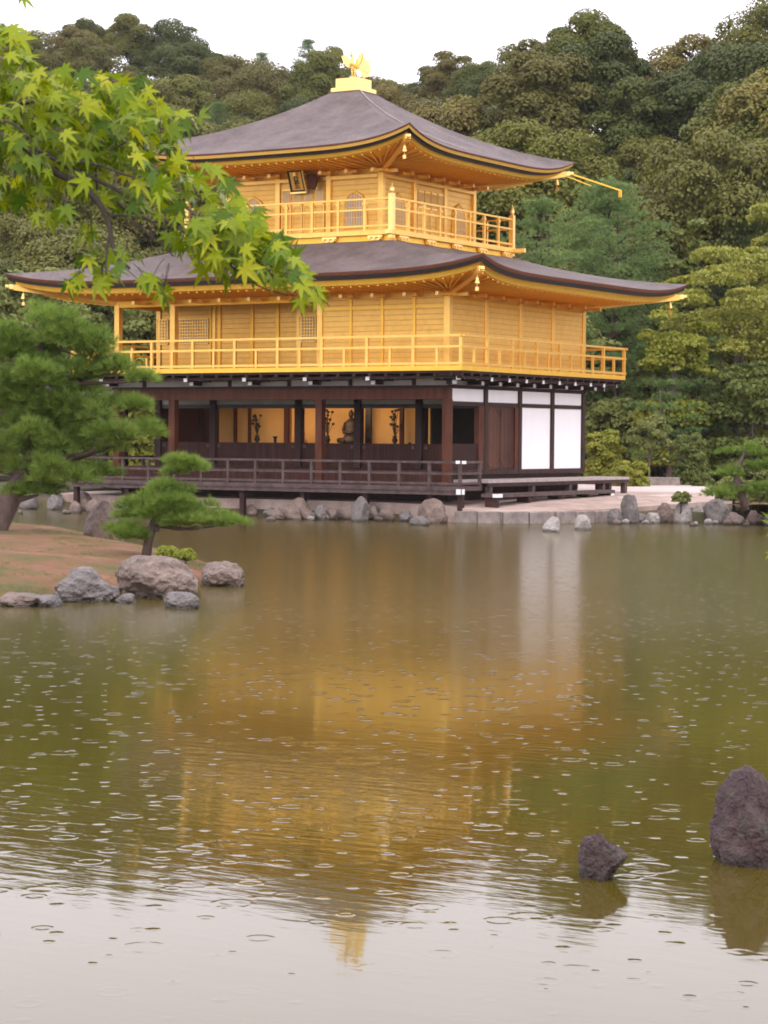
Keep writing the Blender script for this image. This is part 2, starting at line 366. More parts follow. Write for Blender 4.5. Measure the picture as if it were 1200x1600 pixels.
pond = tag(b_.build('pond', M['pond_water']), kind='structure')

# terrace round the pavilion
TO = [(-14.2, -.5, .5), (-8, -.5, .5), (-2, -.5, .5), (.4, -.75, .46), (1.5, -1.02, .36), (2.25, -.82, .34), (3.28, .3, .34), (4.1, 2.5, .38), (5.7, 6.5, .56), (7.2, 12, .66)]
TI = [(-14.2, .8, .55), (-8, .8, .55), (-2, .6, .55), (-.2, .4, .55), (.2, .6, .55), (.6, .8, .55), (.9, 1.6, .57), (1.2, 3, .6), (1.4, 7, .64), (1.6, 12, .66)]
TB = [(-14.2, 14, .66), (-8, 14, .66), (-6, 14, .66), (-5, 14, .66), (-4, 14, .66), (-3, 14, .66), (-2, 14, .66), (-1, 14, .66), (0, 14, .66), (1, 14, .66)]
b_ = MB(); rws = [[(x, y, -.4) for x, y, z in TO], TO, [tuple((Vector(a)+Vector(c))/2) for a, c in zip(TO, TI)], TI, TB]
b_.add([p for r_ in rws for p in r_], [(j*10+i, j*10+i+1, (j+1)*10+i+1, (j+1)*10+i) for j in range(4) for i in range(9)])
tag(b_.build('terrace', M['paving']), kind='structure')
gf = [G(px, py, .44) for px, py in ((903, 777), (985, 788), (1060, 788), (1108, 785))]; gb = [G(px, py, .6) for px, py in ((903, 760), (985, 756), (1060, 759), (1118, 766))]
def along(P_, t_):
    t_ *= 3; i_ = min(2, int(t_)); return P_[i_].lerp(P_[i_+1], t_-i_)
vv = []
for j in range(13):
    for i in range(13):
        p = along(gf, i/12).lerp(along(gb, i/12), j/12); vv.append((p.x, p.y, max(ground_h(p.x, p.y)+.03, .52+.17*min(1, j/5))))
ii = np.arange(12)[:, None]*13+np.arange(12)[None, :]
tag(np_mesh('gravel_court', np.array(vv), np.stack([ii, ii+1, ii+14, ii+13], -1).reshape(-1, 4), M['gravel'], smooth=True), kind='structure')

# ================================================================== PAVILION
BS, B = 2.1663, 2.13; W, D = -5.5*BS, 4*B; CX, CY = W/2, D/2
def onY(px, py, y):
    d = ray(px, py); t = (y-CAM.y)/d.y; return CAM+d*t
def onX(px, py, x):
    d = ray(px, py); t = (x-CAM.x)/d.x; return CAM+d*t
pav = empty('golden_pavilion', (CX, CY, .33), 'three storey pavilion with gold leaf upper floors and curved bark roofs at the pond edge', 'temple')
def N(): return MB((CX, CY, .33))
def P(mb, name, mat, parent=None, **k): return mb.build(name, M[mat], parent or pav, **k)
def bx(name, mat, *a, parent=None, bevel=0):
    q = N(); q.box(*a); return P(q, name, mat, parent, bevel=bevel)
# ---- ground floor
bx('floor', 'wood_dark', W+.02, -.02, .02, D-.02, 1.22, 1.42)
bx('floor_skirt', 'wood_dark', W+.05, -.05, .12, D-.12, .33, 1.22)
q = N(); q.box(W-1.05, 1.05, -1.05, -.02, .88, 1.0); q.box(W-1.05, W-.02, -.02, D, .88, 1.0); q.box(.02, 1.05, -.02, .18, .88, 1.0)
q.box(W-1.02, 1.02, -1.02, -.95, .76, .878)
deck = P(q, 'veranda_deck', 'wood_grey')
q = N()
for x in [0.95]+[-k*BS-.02 for k in range(0, 6)]+[W-.95]:
    o = N(); o.box(x-.075, x+.075, -.93, -.78, -.1, .757); P(o, 'veranda_post', 'wood_dark')
for y in (1.5, 4, 6.5):
    o = N(); o.box(W-.98, W-.83, y-.07, y+.07, .28, .878); P(o, 'veranda_post', 'wood_dark')
q.box(W+.0, -.0, -.02, .0, 1.0, 1.41)
P(q, 'floor_riser', 'wood_planks')
o = N(); o.box(1.056, 1.075, -1.0, -.86, .78, .93); o.box(.92, 1.06, -1.076, -1.056, .78, .93); P(o, 'white_end_cap', 'white_tip', deck)

def railing(name, a, b, z0, zs, rail, post, mat, tall=1.0, short=False, ext=.12, pmat=None, caps=None, zoff=0, ends=(True, True)):
    """rails at heights zs between a and b (xy), posts standing from z0"""
    a = Vector((*a, 0)); b = Vector((*b, 0)); L = (b-a).length; d = (b-a)/L
    q = N()
    for i, z in enumerate(zs):
        e = ext if i == 0 else ext*.6
        q.bar(a-d*e+Vector((0, 0, z+zoff)), b+d*e+Vector((0, 0, z+zoff)), rail*(1 if i else 1.15), rail*.85)
    r = P(q, name, mat)
    n = max(1, round(L/tall)); k = 2 if short else 1
    for i in range(n*k+1):
        if (i == 0 and not ends[0]) or (i == n*k and not ends[1]): continue
        p = a+d*(L*i/(n*k)); o = N()
        top = zs[0]-rail*.4 if i % k == 0 else zs[1]-rail*.4
        h = post/2*(1 if i % k == 0 else .8)
        o.box(p.x-h, p.x+h, p.y-h, p.y+h, z0, top+zoff)
        if caps and i % k == 0:
            o.box(p.x-h*1.5, p.x+h*1.5, p.y-h*1.5, p.y+h*1.5, caps, caps+.07)
        P(o, 'post', pmat or mat, r)
    return r
vr = railing('veranda_railing', (W-1, -1), (1, -1), 1.0, [1.68, 1.36, 1.08], .075, .08, 'wood_grey', .97)
railing('veranda_railing', (1, -1), (1, .12), 1.0, [1.68, 1.36, 1.08], .075, .08, 'wood_grey', 1.1, zoff=.004, ends=(False, True))
railing('veranda_railing', (W-1, -1), (W-1, D), 1.0, [1.68, 1.36, 1.08], .075, .08, 'wood_grey', 1.2, zoff=.004, ends=(False, True))
o = N()
for p in ((1.125, -1, 1.68), (1, -1.125, 1.684)): o.box(p[0]-.045, p[0]+.045, p[1]-.045, p[1]+.045, p[2]-.04, p[2]+.045)
P(o, 'white_end_cap', 'white_tip', vr)
# east bench platform and lower step
q = N(); q.box(.1, 1.25, .2, 9.5, 1.09, 1.17); pl = P(q, 'side_platform', 'wood_pale')
q = N(); q.box(1.17, 1.248, .22, 9.48, .98, 1.086); q.box(.2, .3, .22, 9.4, .98, 1.086); P(q, 'edge_beam', 'wood_dark', pl)
for x, y in ((1.15, 9.3), (.25, 9.3), (1.15, 7.7), (1.15, .4), (1.15, 3.0), (1.15, 5.4), (.6, 9.3)):
    o = N(); o.box(x-.08, x+.08, y-.08, y+.08, .33, .978 if x != .6 else .978); P(o, 'leg', 'wood_grey', pl)
q = N(); q.box(1.32, 1.85, -.35, 7.2, .70, .80); st = P(q, 'side_step', 'wood_grey')
for y in (-.2, 1.7, 3.6, 5.5, 7.0):
    o = N(); o.box(1.4, 1.78, y-.07, y+.07, .33, .698); P(o, 'leg', 'wood_dark', st)
o = N(); o.box(1.7, 1.856, -.372, -.352, .7, .8); o.box(1.852, 1.872, 6.9, 7.1, .5, .69); o.box(1.852, 1.872, -.34, -.1, .7, .8); P(o, 'white_end_cap', 'white_tip', st)
# columns of the ground floor
def col(x, y, z0, z1, w_, mat): 
    o = N(); o.box(x-w_/2, x+w_/2, y-w_/2, y+w_/2, z0, z1); P(o, 'pillar', mat, bevel=.012)
for k in (0, 2, 4.5, 5.5): col(-k*BS, 0, 1.0, 3.47, .23, 'wood_red')
for k in (1, 2, 3, 4.5, 5.5): col(-k*BS, B, 1.422, 3.6, .23, 'wood_dark')
for k in (1, 2, 3, 4): col(0, k*B, 1.34, 3.9, .2, 'wood_dark')
for k in (1, 2, 3, 4): col(W, k*B, 1.422, 3.9, .2, 'wood_dark')
for x in (-1, -2, -3, -4.5): col(x*BS, D, 1.422, 3.9, .2, 'wood_dark')
bx('lintel_beam', 'wood_red', W-.1, .1, -.1, .1, 3.47, 3.80); bx('lintel_beam', 'wood_red', W+.1, -.1, D-.1, D+.1, 3.47, 3.80)
q = N(); q.box(W-.14, .14, -.14, .14, 3.802, 3.87); q.box(-.13, .13, .142, D+.14, 3.83, 3.89); q.box(W-.13, W+.13, .142, D, 3.8, 3.89)
P(q, 'wall_plate', 'wood_dark')
q = N(); q.box(W, -0, -.04, .04, 3.875, 4.115); q.box(-.04, .04, .045, D, 3.895, 4.115); q.box(W-.04, W+.04, .045, D, 3.895, 4.115); P(q, 'frieze', 'grey_plaster')
# inner row
q = N(); q.box(W, -.12, B-.05, B+.05, 3.25, 3.37); P(q, 'inner_lintel', 'black_lacquer')
q = N(); q.box(W, -.12, B-.03, B+.03, 3.372, 3.62); P(q, 'inner_frieze', 'grey_plaster')
for k0, k1 in ((5.5, 4.5), (4.5, 3), (3, 2), (2, 1), (1, 0)):
    q = N(); x0, x1 = -k0*BS+.12, -k1*BS-.12; q.box(x0, x1, B-.035, B+.035, 1.422, 2.18)
    pn = P(q, 'low_panel', 'wood_planks')
    q = N()
    for x in (x0+.1, x1-.1): q.box(x-.05, x+.05, B-.05, B-.037, 2.02, 2.12)
    P(q, 'hinge', 'wood_grey', pn)
q = N(); q.box(W, -.02, .11, D-.1, 3.63, 3.68); P(q, 'ceiling', 'wood_dark')
# interior
yb = 2.35*B
xl = onY(312, 660, yb).x; xr = onY(662, 660, yb).x
bx('interior_wall', 'interior_wall', xl, xr, yb, yb+.08, 1.422, 3.628)
bx('interior_wall', 'interior_dark', xr, -.1, yb, yb+.08, 1.422, 3.628)  # painted black to stand in for the dark hall behind the east opening
bx('interior_wall', 'wood_dark', W+.1, xl, yb-.6, yb-.52, 1.422, 3.628)
for px, wd, mt in ((368, .09, 'wood_red'), (390, .07, 'wood_red'), (448, .16, 'wood_red'), (459, .07, 'interior_wall'), (576, .2, 'black_lacquer'), (628, .13, 'wood_red'), (672, .06, 'interior_wall'), (660, .12, 'black_lacquer')):
    x = onY(px, 660, yb-.25).x
    o = N(); o.box(x-wd/2, x+wd/2, yb-.3, yb-.2, 1.422, 3.628); P(o, 'inner_pillar', mt)
q = N(); q.box(W+1.5, -1.6, yb-1.5, yb-.32, 1.422, 2.16); P(q, 'altar_dais', 'black_lacquer', bevel=.02)
ld = bpy.data.lights.new('interior_lamp', 'AREA'); ld.shape = 'RECTANGLE'; ld.size = 5.4; ld.size_y = .3; ld.energy = 88; ld.color = (1, .66, .36)
lo = bpy.data.objects.new('interior_lamp', ld); COL.objects.link(lo); lo.location = (-6.6, B+.45, 3.55); lo.rotation_euler = (R_(-48), 0, 0)
lo.rotation_euler = Vector((0, -1, .75)).to_track_quat('Z', 'Y').to_euler()
# east wall ground floor
q = N(); q.box(-.09, .09, .12, D+.1, 1.30, 1.338+.1); q.box(-.07, .07, .12, D, 3.30, 3.42); q.box(-.07, .07, .12, D, 3.79, 3.828); P(q, 'wall_rail', 'wood_dark')
for k in range(4):
    y0, y1 = k*B+.1, (k+1)*B-.1
    bx('white_band_panel', 'white_plaster', -.04, .04, y0, y1, 3.421, 3.789)
    if k >= 2: bx('white_wall_panel', 'white_plaster', -.04, .04, y0, y1, 1.439, 3.299)
bx('low_panel', 'wood_planks', -.04, .04, .12, B-.1, 1.439, 2.2)
q = N(); q.box(-.08, .08, B-.42, B-.1, 1.439, 3.299); q.box(-.08, .08, 2*B-.32, 2*B-.1, 1.439, 3.299); P(q, 'door_jamb', 'wood_red')
for i, (y0, y1) in enumerate(((B+.13, B+.95), (B+.98, 2*B-.33))):
    q = N(); q.box(-.05, .03, y0, y1, 1.44, 3.298); dr = P(q, 'door', 'wood_door', bevel=.01)
    q = N()
    for zc, s in ((1.5, 1), (3.24, -1)):
        for yc, sy in ((y0+.04, 1), (y1-.04, -1)):
            pts = [(.04, yc+sy*(.26*(1-math.cos(a))), zc+s*.26*(1-math.sin(a))) for a in np.linspace(0, math.pi/2, 7)]
            q.tube(pts, .011, 5)
    P(q, 'corner_fitting', 'wood_grey', dr)
bx('back_wall', 'wood_dark', W, 0, D-.04, D+.04, 1.422, 3.468)
bx('side_wall', 'wood_planks', W-.04, W+.04, B+.12, D-.1, 1.422, 3.798)
# brackets with white tips under the balcony
def bracket(x, y, dx, dy, corner=False):
    q = N(); n = Vector((dx, dy, 0)); n.normalize(); t_ = Vector((-n.y, n.x, 0)); p = Vector((x, y, 0)); L = 1.38 if corner else 1.0
    q.bar(p+n*.05+Vector((0, 0, 3.95)), p+n*.5*L+Vector((0, 0, 3.95)), .13, .10)
    q.bar(p+n*.05+Vector((0, 0, 4.055)), p+n*.8*L+Vector((0, 0, 4.055)), .13, .10)
    q.bar(p-t_*.42+n*.1+Vector((0, 0, 4.05)), p+t_*.42+n*.1+Vector((0, 0, 4.05)), .1, .09)
    q.bar(p-t_*.32+n*.52+Vector((0, 0, 4.07)), p+t_*.32+n*.52+Vector((0, 0, 4.07)), .1, .08)
    bk = P(q, 'bracket', 'wood_dark')
    q = N()
    for e, z, h in ((.5, 3.95, .055), (.8, 4.055, .055)):
        a = p+n*(e*L+.002)+Vector((0, 0, z)); q.bar(a, a+n*.02, .13, h*1.9)
    for s in (-1, 1):
        a = p+t_*.32*s+n*.52+Vector((0, 0, 4.07)); q.bar(a, a+t_*s*.02, .09, .075)
    P(q, 'white_tip', 'white_tip', bk)
for k in (1, 2, 3, 4, 5.5): bracket(-k*BS, -.04, 0, -1)
for k in (1, 2, 3, 4): bracket(.04, k*B-(.12 if k == 4 else 0), 1, 0)
for k in (.5, 1.5, 2.5, 3.5): bracket(.04, k*B, 1, 0)
bracket(.03, -.03, 1, -1, True); bracket(.03, D+.03, 1, 1, True)
for k in (.5, 1.5, 2.5, 3.5, 5.0):
    o = N(); o.box(-k*BS-.05, -k*BS+.05, -.1, -.042, 3.875, 4.1); o.bar((-k*BS-.6, -.09, 4.07), (-k*BS+.05, -.09, 4.07), .09, .08); P(o, 'strut', 'wood_dark')
# joists under the balcony
q = N()
for x in np.arange(W-.9, 1.0, .54): q.box(x-.045, x+.045, -1.0, -.06, 4.118, 4.188)
for y in np.arange(-.9, D+1, .54): q.box(.06, 1.0, y-.045, y+.045, 4.12, 4.19)
q.box(W-.98, .98, -.86, -.76, 4.04, 4.116); q.box(.76, .86, -.7, D+.9, 4.04, 4.116); P(q, 'balcony_joists', 'wood_dark')
# ---- second floor
fl = bx('balcony_deck', 'gold', W-1.04, 1.04, -1.04, D+1.04, 4.26, 4.39)
bx('balcony_underside', 'wood_dark', W-1.0, 1.0, -1.0, D+1.0, 4.192, 4.258)
Z2 = 6.58
q = N(); q.box(-2*BS, -.1, -.05, .04, 4.39, Z2); P(q, 'wall', 'gold_planks')
q = N(); q.box(-.05, .05, .1, D-.1, 4.39, Z2); P(q, 'wall', 'gold_planks')
q = N(); q.box(W, -2*BS-.1, B-.04, B+.04, 4.39, Z2); P(q, 'wall', 'gold_planks')
bx('wall', 'gold_planks', -2*BS-.04, -2*BS+.04, .1, B, 4.39, Z2)
bx('wall', 'gold_planks', W, 0, D-.05, D+.04, 4.39, Z2)
bx('wall', 'gold_planks', W-.04, W+.04, B+.1, D-.1, 4.39, Z2)
for k in (0, 1, 2, 3, 4): col(0, k*B, 4.391, Z2+.02, .19, 'gold_trim')
for k in (2, 4.5, 5.5): col(-k*BS, 0, 4.391, Z2+.02, .19, 'gold_trim')
for k in (3, 4.5, 5.5): col(-k*BS, B, 4.391, Z2+.02, .17, 'gold_trim')
for k in (1, 2, 3, 4): col(W, k*B if k > 1 else B+.001, 4.391, Z2+.02, .17, 'gold_trim')
q = N(); q.box(W, -2*BS, -.08, .08, 6.36, 6.56); q.box(W-.08, W+.08, 0.081, B, 6.36, 6.56); P(q, 'eave_beam', 'gold')
for x in (-.5*BS, -1*BS, -1.5*BS):
    o = N(); o.box(x-.04, x+.04, -.085, -.052, 4.39, Z2); P(o, 'panel_batten', 'gold')
for px in (396, 436, 332, 345):
    x = onY(px, 500, B).x; o = N(); o.box(x-.05, x+.05, B-.085, B-.042, 4.39, Z2); P(o, 'panel_batten', 'gold')
q = N(); q.box(-2*BS+.1, -.1, -.075, -.052, 6.1, 6.17); q.box(.052, .075, .1, D-.1, 6.28, 6.34); P(q, 'wall_batten', 'gold')
def lattice(name, x0, x1, y, z0, z1, n, mz):
    q = N(); q.box(x0, x1, y-.014, y+.014, z0, z1); f = P(q, name, 'grey_plaster')
    q = N()
    for x in np.linspace(x0, x1, n+1): q.box(x-.016, x+.016, y-.045, y-.015, z0, z1)
    for z in np.linspace(z0, z1, mz+1): q.box(x0, x1, y-.055, y-.046, z-.015, z+.015)
    P(q, 'bars', 'gold_trim', f); return f
for a, b in ((246, 263), (271, 326), (468, 494)):
    x0 = onY(a, 510, B-.06).x; x1 = min(onY(b, 510, B-.06).x, -2*BS-.15); lattice('shutter_lattice', x0, x1, B-.06, 5.3, 6.08, max(3, round((x1-x0)/.1)), 8)
r2 = railing('balcony_railing', (W-1, -1), (1, -1), 4.391, [5.24, 4.93, 4.46], .075, .085, 'gold_trim', 1.5, True)
railing('balcony_railing', (1, -1), (1, D+1), 4.391, [5.24, 4.93, 4.46], .075, .085, 'gold_trim', 1.5, True, zoff=.004, ends=(False, False))
railing('balcony_railing', (W-1, -1), (W-1, D+1), 4.391, [5.24, 4.93, 4.46], .075, .085, 'gold_trim', 1.5, True, zoff=.004, ends=(False, False))
railing('balcony_railing', (W-1, D+1), (1, D+1), 4.391, [5.24, 4.93, 4.46], .075, .085, 'gold_trim', 1.5, True)

# ---- roofs
def roof(hx, hy, ix, iy, ze, zt, lift, a, zs, wallx, wally, edge, pw):
    n, m_ = 56, 18
    def pt(side, s, t, off=0., dz=0.):
        sg = 1 if s >= 0 else -1; u = abs(s)
        L = lift*u**pw*(1-t)**2
        ox, oy = hx*(1-t)+ix*t-off, hy*(1-t)+iy*t-off
        z = ze+(zt-ze)*(a*t+(1-a)*t*t)+L+dz
        fl = 1+.012*u**6*(1-t)
        return {0: (CX+s*ox*fl, CY-oy*fl, z), 1: (CX+ox*fl, CY+s*oy*fl, z), 2: (CX-s*ox*fl, CY+oy*fl, z), 3: (CX-ox*fl, CY-s*oy*fl, z)}[side]
    ss = np.sin(np.linspace(-1, 1, n+1)*math.pi/2)*.35+np.linspace(-1, 1, n+1)*.65
    q = N()
    for side in range(4):
        vs = [pt(side, s, t) for t in np.linspace(0, 1, m_+1) for s in ss]
        q.add(vs, [(j*(n+1)+i, j*(n+1)+i+1, (j+1)*(n+1)+i+1, (j+1)*(n+1)+i) for j in range(m_) for i in range(n)])
    rf = P(q, 'roof', 'bark_roof', smooth=True)
    def strip(rows, name, mat):            # rows: (off, dz) profile swept round the eave
        q = N()
        for side in range(4):
            vs = [pt(side, s, 0, o_, d_) for (o_, d_) in rows for s in ss]
            q.add(vs, [(j*(n+1)+i+1, j*(n+1)+i, (j+1)*(n+1)+i, (j+1)*(n+1)+i+1) for j in range(len(rows)-1) for i in range(n)])
        return P(q, name, mat, rf, smooth=False)
    for name, mat, rows in edge: strip(rows, name, mat)
    # soffit from the last row in to the wall head
    o_, d_ = edge[-1][2][-1]
    q = N(); k_ = 6
    for side in range(4):
        vs = []
        for t in np.linspace(0, 1, k_+1):
            for s in ss:
                p = Vector(pt(side, s, 0, o_, d_)); e = {0: (CX+s*wallx, CY-wally, zs), 1: (CX+wallx, CY+s*wally, zs), 2: (CX-s*wallx, CY+wally, zs), 3: (CX-wallx, CY-s*wally, zs)}[side]
                r = p.lerp(Vector(e), t); vs.append(tuple(r))
        q.add(vs, [(j*(n+1)+i+1, j*(n+1)+i, (j+1)*(n+1)+i, (j+1)*(n+1)+i+1) for j in range(k_) for i in range(n)])
    P(q, 'soffit', 'gold', rf)
    # rafters running out under the soffit
    q = N(); 
    for side in range(4):
        H = (wallx if side % 2 == 0 else wally); OH = (hx if side % 2 == 0 else hy)
        for c in np.arange(-OH+.35, OH-.3, .3):
            s = c/(OH-o_); p = Vector(pt(side, max(-1, min(1, s)), 0, o_+.03, d_-.008))
            cc = max(-H, min(H, c)); e = Vector({0: (CX+cc, CY-wally, zs-.008), 1: (CX+wallx, CY+cc, zs-.008), 2: (CX-cc, CY+wally, zs-.008), 3: (CX-wallx, CY-cc, zs-.008)}[side])
            if (e-p).length > .3: q.bar(p, e, .055, .06)
    P(q, 'rafters', 'gold', rf)
    # hip beams with pale carved ends
    for sx, sy, side, s in ((1, -1, 0, 1), (1, 1, 1, 1), (-1, 1, 2, 1), (-1, -1, 3, 1)):
        p = Vector(pt(side, s, 0, o_-.12, d_-.05)); e = Vector((CX+sx*wallx, CY+sy*wally, zs-.06)); q = N(); q.bar(p, e, .16, .18)
        hb = P(q, 'hip_beam', 'gold_trim', rf)
        d = (p-e).normalized(); q = N(); q.bar(p+d*.003, p+d*.16, .15, .15); q.bar(p+d*.163, p+d*.27, .11, .09); P(q, 'hip_end', 'gold_bright', hb, bevel=.015)
    return rf, pt
E2 = [('roof_edge_band', 'roof_edge', [(0, .002), (.02, -.05), (.05, -.10)]), ('black_band', 'black_lacquer', [(.06, -.095), (.09, -.205), (.2, -.21)]),
      ('gold_fascia', 'gold', [(.2, -.205), (.24, -.225), (.27, -.36), (.34, -.38)])]
rf2, pt2 = roof(5.957+2.42, 4.26+2.42, 3.8, 3.8, 7.0, 8.13, .36, .72, Z2, -W/2, D/2, E2, 6)
E3 = [('roof_edge_band', 'roof_edge', [(0, .002), (.015, -.04), (.03, -.05)]), ('gold_eave_strip', 'gold_trim', [(.035, -.05), (.06, -.14)]), ('black_band', 'black_lacquer', [(.07, -.14), (.13, -.15), (.15, -.22), (.22, -.225)]),  # black_band here paints the shadow gap below the gold strip
      ('gold_fascia', 'gold', [(.22, -.22), (.25, -.24), (.28, -.33), (.35, -.35)])]
rf3, pt3 = roof(5.12, 5.12, .55, .55, 10.82, 13.14, .46, .62, 10.42, 2.7745, 2.7745, E3, 4.5)
# gold bracket arms with bright tips at the wall heads
def arm(x, y, dx, dy, z, L=.55):
    p = Vector((x, y, z)); n = Vector((dx, dy, 0)); q = N(); q.bar(p, p+n*L, .1, .1); t_ = Vector((-dy, dx, 0)); q.bar(p-t_*.22+n*.22+Vector((0, 0, -.002)), p+t_*.22+n*.22+Vector((0, 0, -.002)), .09, .07)
    a = P(q, 'eave_bracket', 'gold_trim'); q = N(); q.bar(p+n*(L+.002), p+n*(L+.04), .1, .1); P(q, 'bracket_tip', 'gold_bright', a)
for i in range(11): arm(-i*BS/2-.001, -.06, 0, -1, 6.46)
for i in range(9): arm(.06, i*B/2, 1, 0, 6.46)
WH = 2.7745
for i in range(7):
    k = -WH+i*WH/3
    arm(CX+k, CY-WH-.06, 0, -1, 10.3, .45); arm(CX+WH+.06, CY+k, 1, 0, 10.3, .45)
# lightning conductor on the east slope of the upper roof
q = N(); q.tube([Vector(pt3(1, -.9+.08*k, 1-.098*k))+Vector((0, 0, .035)) for k in range(10)], .016, 5); P(q, 'lightning_cable', 'wood_pale', rf3)
# rod sticking out from the north east corner of the upper roof
cpt = Vector(pt3(1, 1, 0, .25, -.32)); q = N(); dgn = Vector((1, 1, 0)).normalized()
q.bar(cpt, cpt+dgn*1.95+Vector((0, 0, -.55)), .05, .045); q.bar(cpt+Vector((0, 0, -.12)), cpt+dgn*.9+Vector((0, 0, -.42)), .03, .03)
e_ = cpt+dgn*1.9+Vector((0, 0, -.54)); q.bar(e_, e_+Vector((0, 0, -.22)), .06, .1); P(q, 'gutter_rod', 'gold', rf3)

# ---- third floor
E_ = 3.82
bx('upper_balcony_base', 'gold', CX-3.72, CX+3.72, CY-3.72, CY+3.72, 8.0, 8.30)
bx('upper_balcony_deck', 'gold_trim', CX-E_, CX+E_, CY-E_, CY+E_, 8.302, 8.45, bevel=.01)
bx('wall', 'gold_planks', CX-WH, CX+WH, CY-WH, CY+WH, 8.451, 10.44)
for i in range(4):
    k = -WH+i*WH*2/3
    for j, (x, y) in enumerate(((CX+k, CY-WH), (CX+k, CY+WH), (CX+WH, CY+k), (CX-WH, CY+k))):
        if i in (0, 3) and j > 1: continue
        col(x, y, 8.452, 10.43, .17, 'gold_trim')
q = N()
for s in (-1, 1):
    y = CY+s*(WH+.05); q.box(CX-WH+.09, CX+WH-.09, y-.04, y+.04, 10.12, 10.22); x = CX+s*(WH+.05); q.box(x-.04, x+.04, CY-WH+.09, CY+WH-.09, 10.12, 10.22)
P(q, 'head_beam', 'gold_trim')
def face(fn):       # fn maps (a along the wall, d outwards, z) to a point
    # four-leaf door with lattice heads
    for i in range(4):
        a0 = -.80+i*.40; q = N(); vs = lambda a, b, c, d, e, f: q.add([fn(x, y, z) for x in (a, b) for y in (c, d) for z in (e, f)], [(0, 1, 3, 2), (4, 6, 7, 5), (0, 4, 5, 1), (2, 3, 7, 6), (0, 2, 6, 4), (1, 5, 7, 3)])
        vs(a0+.01, a0+.39, .004, .05, 8.56, 9.98); dl = P(q, 'door_leaf', 'gold_planks')
        q = N(); vs = lambda a, b, c, d, e, f: q.add([fn(x, y, z) for x in (a, b) for y in (c, d) for z in (e, f)], [(0, 1, 3, 2), (4, 6, 7, 5), (0, 4, 5, 1), (2, 3, 7, 6), (0, 2, 6, 4), (1, 5, 7, 3)])
        vs(a0+.06, a0+.34, .052, .062, 9.45, 9.86); P(q, 'lattice', 'grey_plaster', dl)
        q = N(); vs = lambda a, b, c, d, e, f: q.add([fn(x, y, z) for x in (a, b) for y in (c, d) for z in (e, f)], [(0, 1, 3, 2), (4, 6, 7, 5), (0, 4, 5, 1), (2, 3, 7, 6), (0, 2, 6, 4), (1, 5, 7, 3)])
        for j in range(6): vs(a0+.055+j*.056, a0+.07+j*.056, .064, .08, 9.43, 9.88)
        vs(a0+.04, a0+.36, .052, .085, 9.38, 9.44); vs(a0+.04, a0+.36, .052, .085, 9.87, 9.93); vs(a0+.02, a0+.06, .052, .07, 8.6, 9.37); vs(a0+.34, a0+.38, .052, .07, 8.6, 9.37)
        P(q, 'door_frame', 'gold_trim', dl)
    # bell-shaped windows
    prof = [(-.43, 0), (-.41, .3), (-.39, .55), (-.36, .74), (-.28, .9), (-.15, .99), (0, 1.06)]
    prof = prof+[(-x, z) for x, z in reversed(prof[:-1])]
    for c in (-1.85, 1.85):
        q = N(); n = len(prof)
        q.add([fn(c+x, .006, 8.67+z) for x, z in prof]+[fn(c+x, .03, 8.67+z) for x, z in prof], [tuple(range(n)), tuple(range(2*n-1, n-1, -1))]+[(i, (i+1) % n, n+(i+1) % n, n+i) for i in range(n)])
        wn = P(q, 'bell_window', 'grey_plaster')
        q = N(); q.tube([fn(c+x, .03, 8.67+z) for x, z in prof], .032, 6); q.bar(fn(c-.45, .03, 8.66), fn(c+.45, .03, 8.66), .06, .06); P(q, 'frame', 'gold', wn)
        q = N()
        for x in np.linspace(-.36, .36, 9):
            h = np.interp(abs(x), [0, .15, .28, .36, .39], [1.04, .97, .88, .7, .5]); q.bar(fn(c+x, .04, 8.68), fn(c+x, .04, 8.67+h), .028, .016)
        for z in (8.95, 9.25, 9.5): q.bar(fn(c-.38, .036, z), fn(c+.38, .036, z), .012, .025)
        P(q, 'bars', 'gold_trim', wn)
face(lambda a, d, z: (CX+a, CY-WH-d, z)); face(lambda a, d, z: (CX+WH+d, CY+a, z)); face(lambda a, d, z: (CX-WH-d, CY-a, z))
zz = [9.37, 9.06, 8.58]
for a, b, zo in (((-3.7, -3.7), (3.7, -3.7), 0), ((3.7, -3.7), (3.7, 3.7), .004), ((-3.7, -3.7), (-3.7, 3.7), .004), ((-3.7, 3.7), (3.7, 3.7), 0)):
    railing('upper_railing', (CX+a[0], CY+a[1]), (CX+b[0], CY+b[1]), 8.451, zz, .06, .075, 'gold_trim', .93, ext=.0, caps=9.2, zoff=zo, ends=(False, False))
for sx, sy in ((1, -1), (1, 1), (-1, -1), (-1, 1)):
    x, y = CX+sx*3.7, CY+sy*3.7; o = N(); o.box(x-.075, x+.075, y-.075, y+.075, 8.2, 9.5)
    o.tube([(x, y, 9.5), (x, y, 9.54), (x, y, 9.57), (x, y, 9.66), (x, y, 9.75), (x, y, 9.84)], [.07, .05, .075, .07, .035, .004], 10)
    P(o, 'corner_post', 'gold_bright')
def orn(x, y, dx, dy):
    n = Vector((dx, dy, 0)); t_ = Vector((-dy, dx, 0)); p = Vector((x, y, 8.2)); q = N()
    for k, h, w_ in ((0, .06, .5), (1, -.03, .3)): q.bar(p-t_*w_/2+Vector((0, 0, h))+n*.05, p+t_*w_/2+Vector((0, 0, h))+n*.05, .08, .06)
    for k in (-.18, 0, .18): q.bar(p+t_*k+n*.0, p+t_*k+n*.14, .06, .07)
    P(q, 'balcony_bracket', 'gold_bright')
for i in range(5):
    k = -3.2+i*1.6; orn(CX+k, CY-3.74, 0, -1); orn(CX+3.74, CY+k, 1, 0)
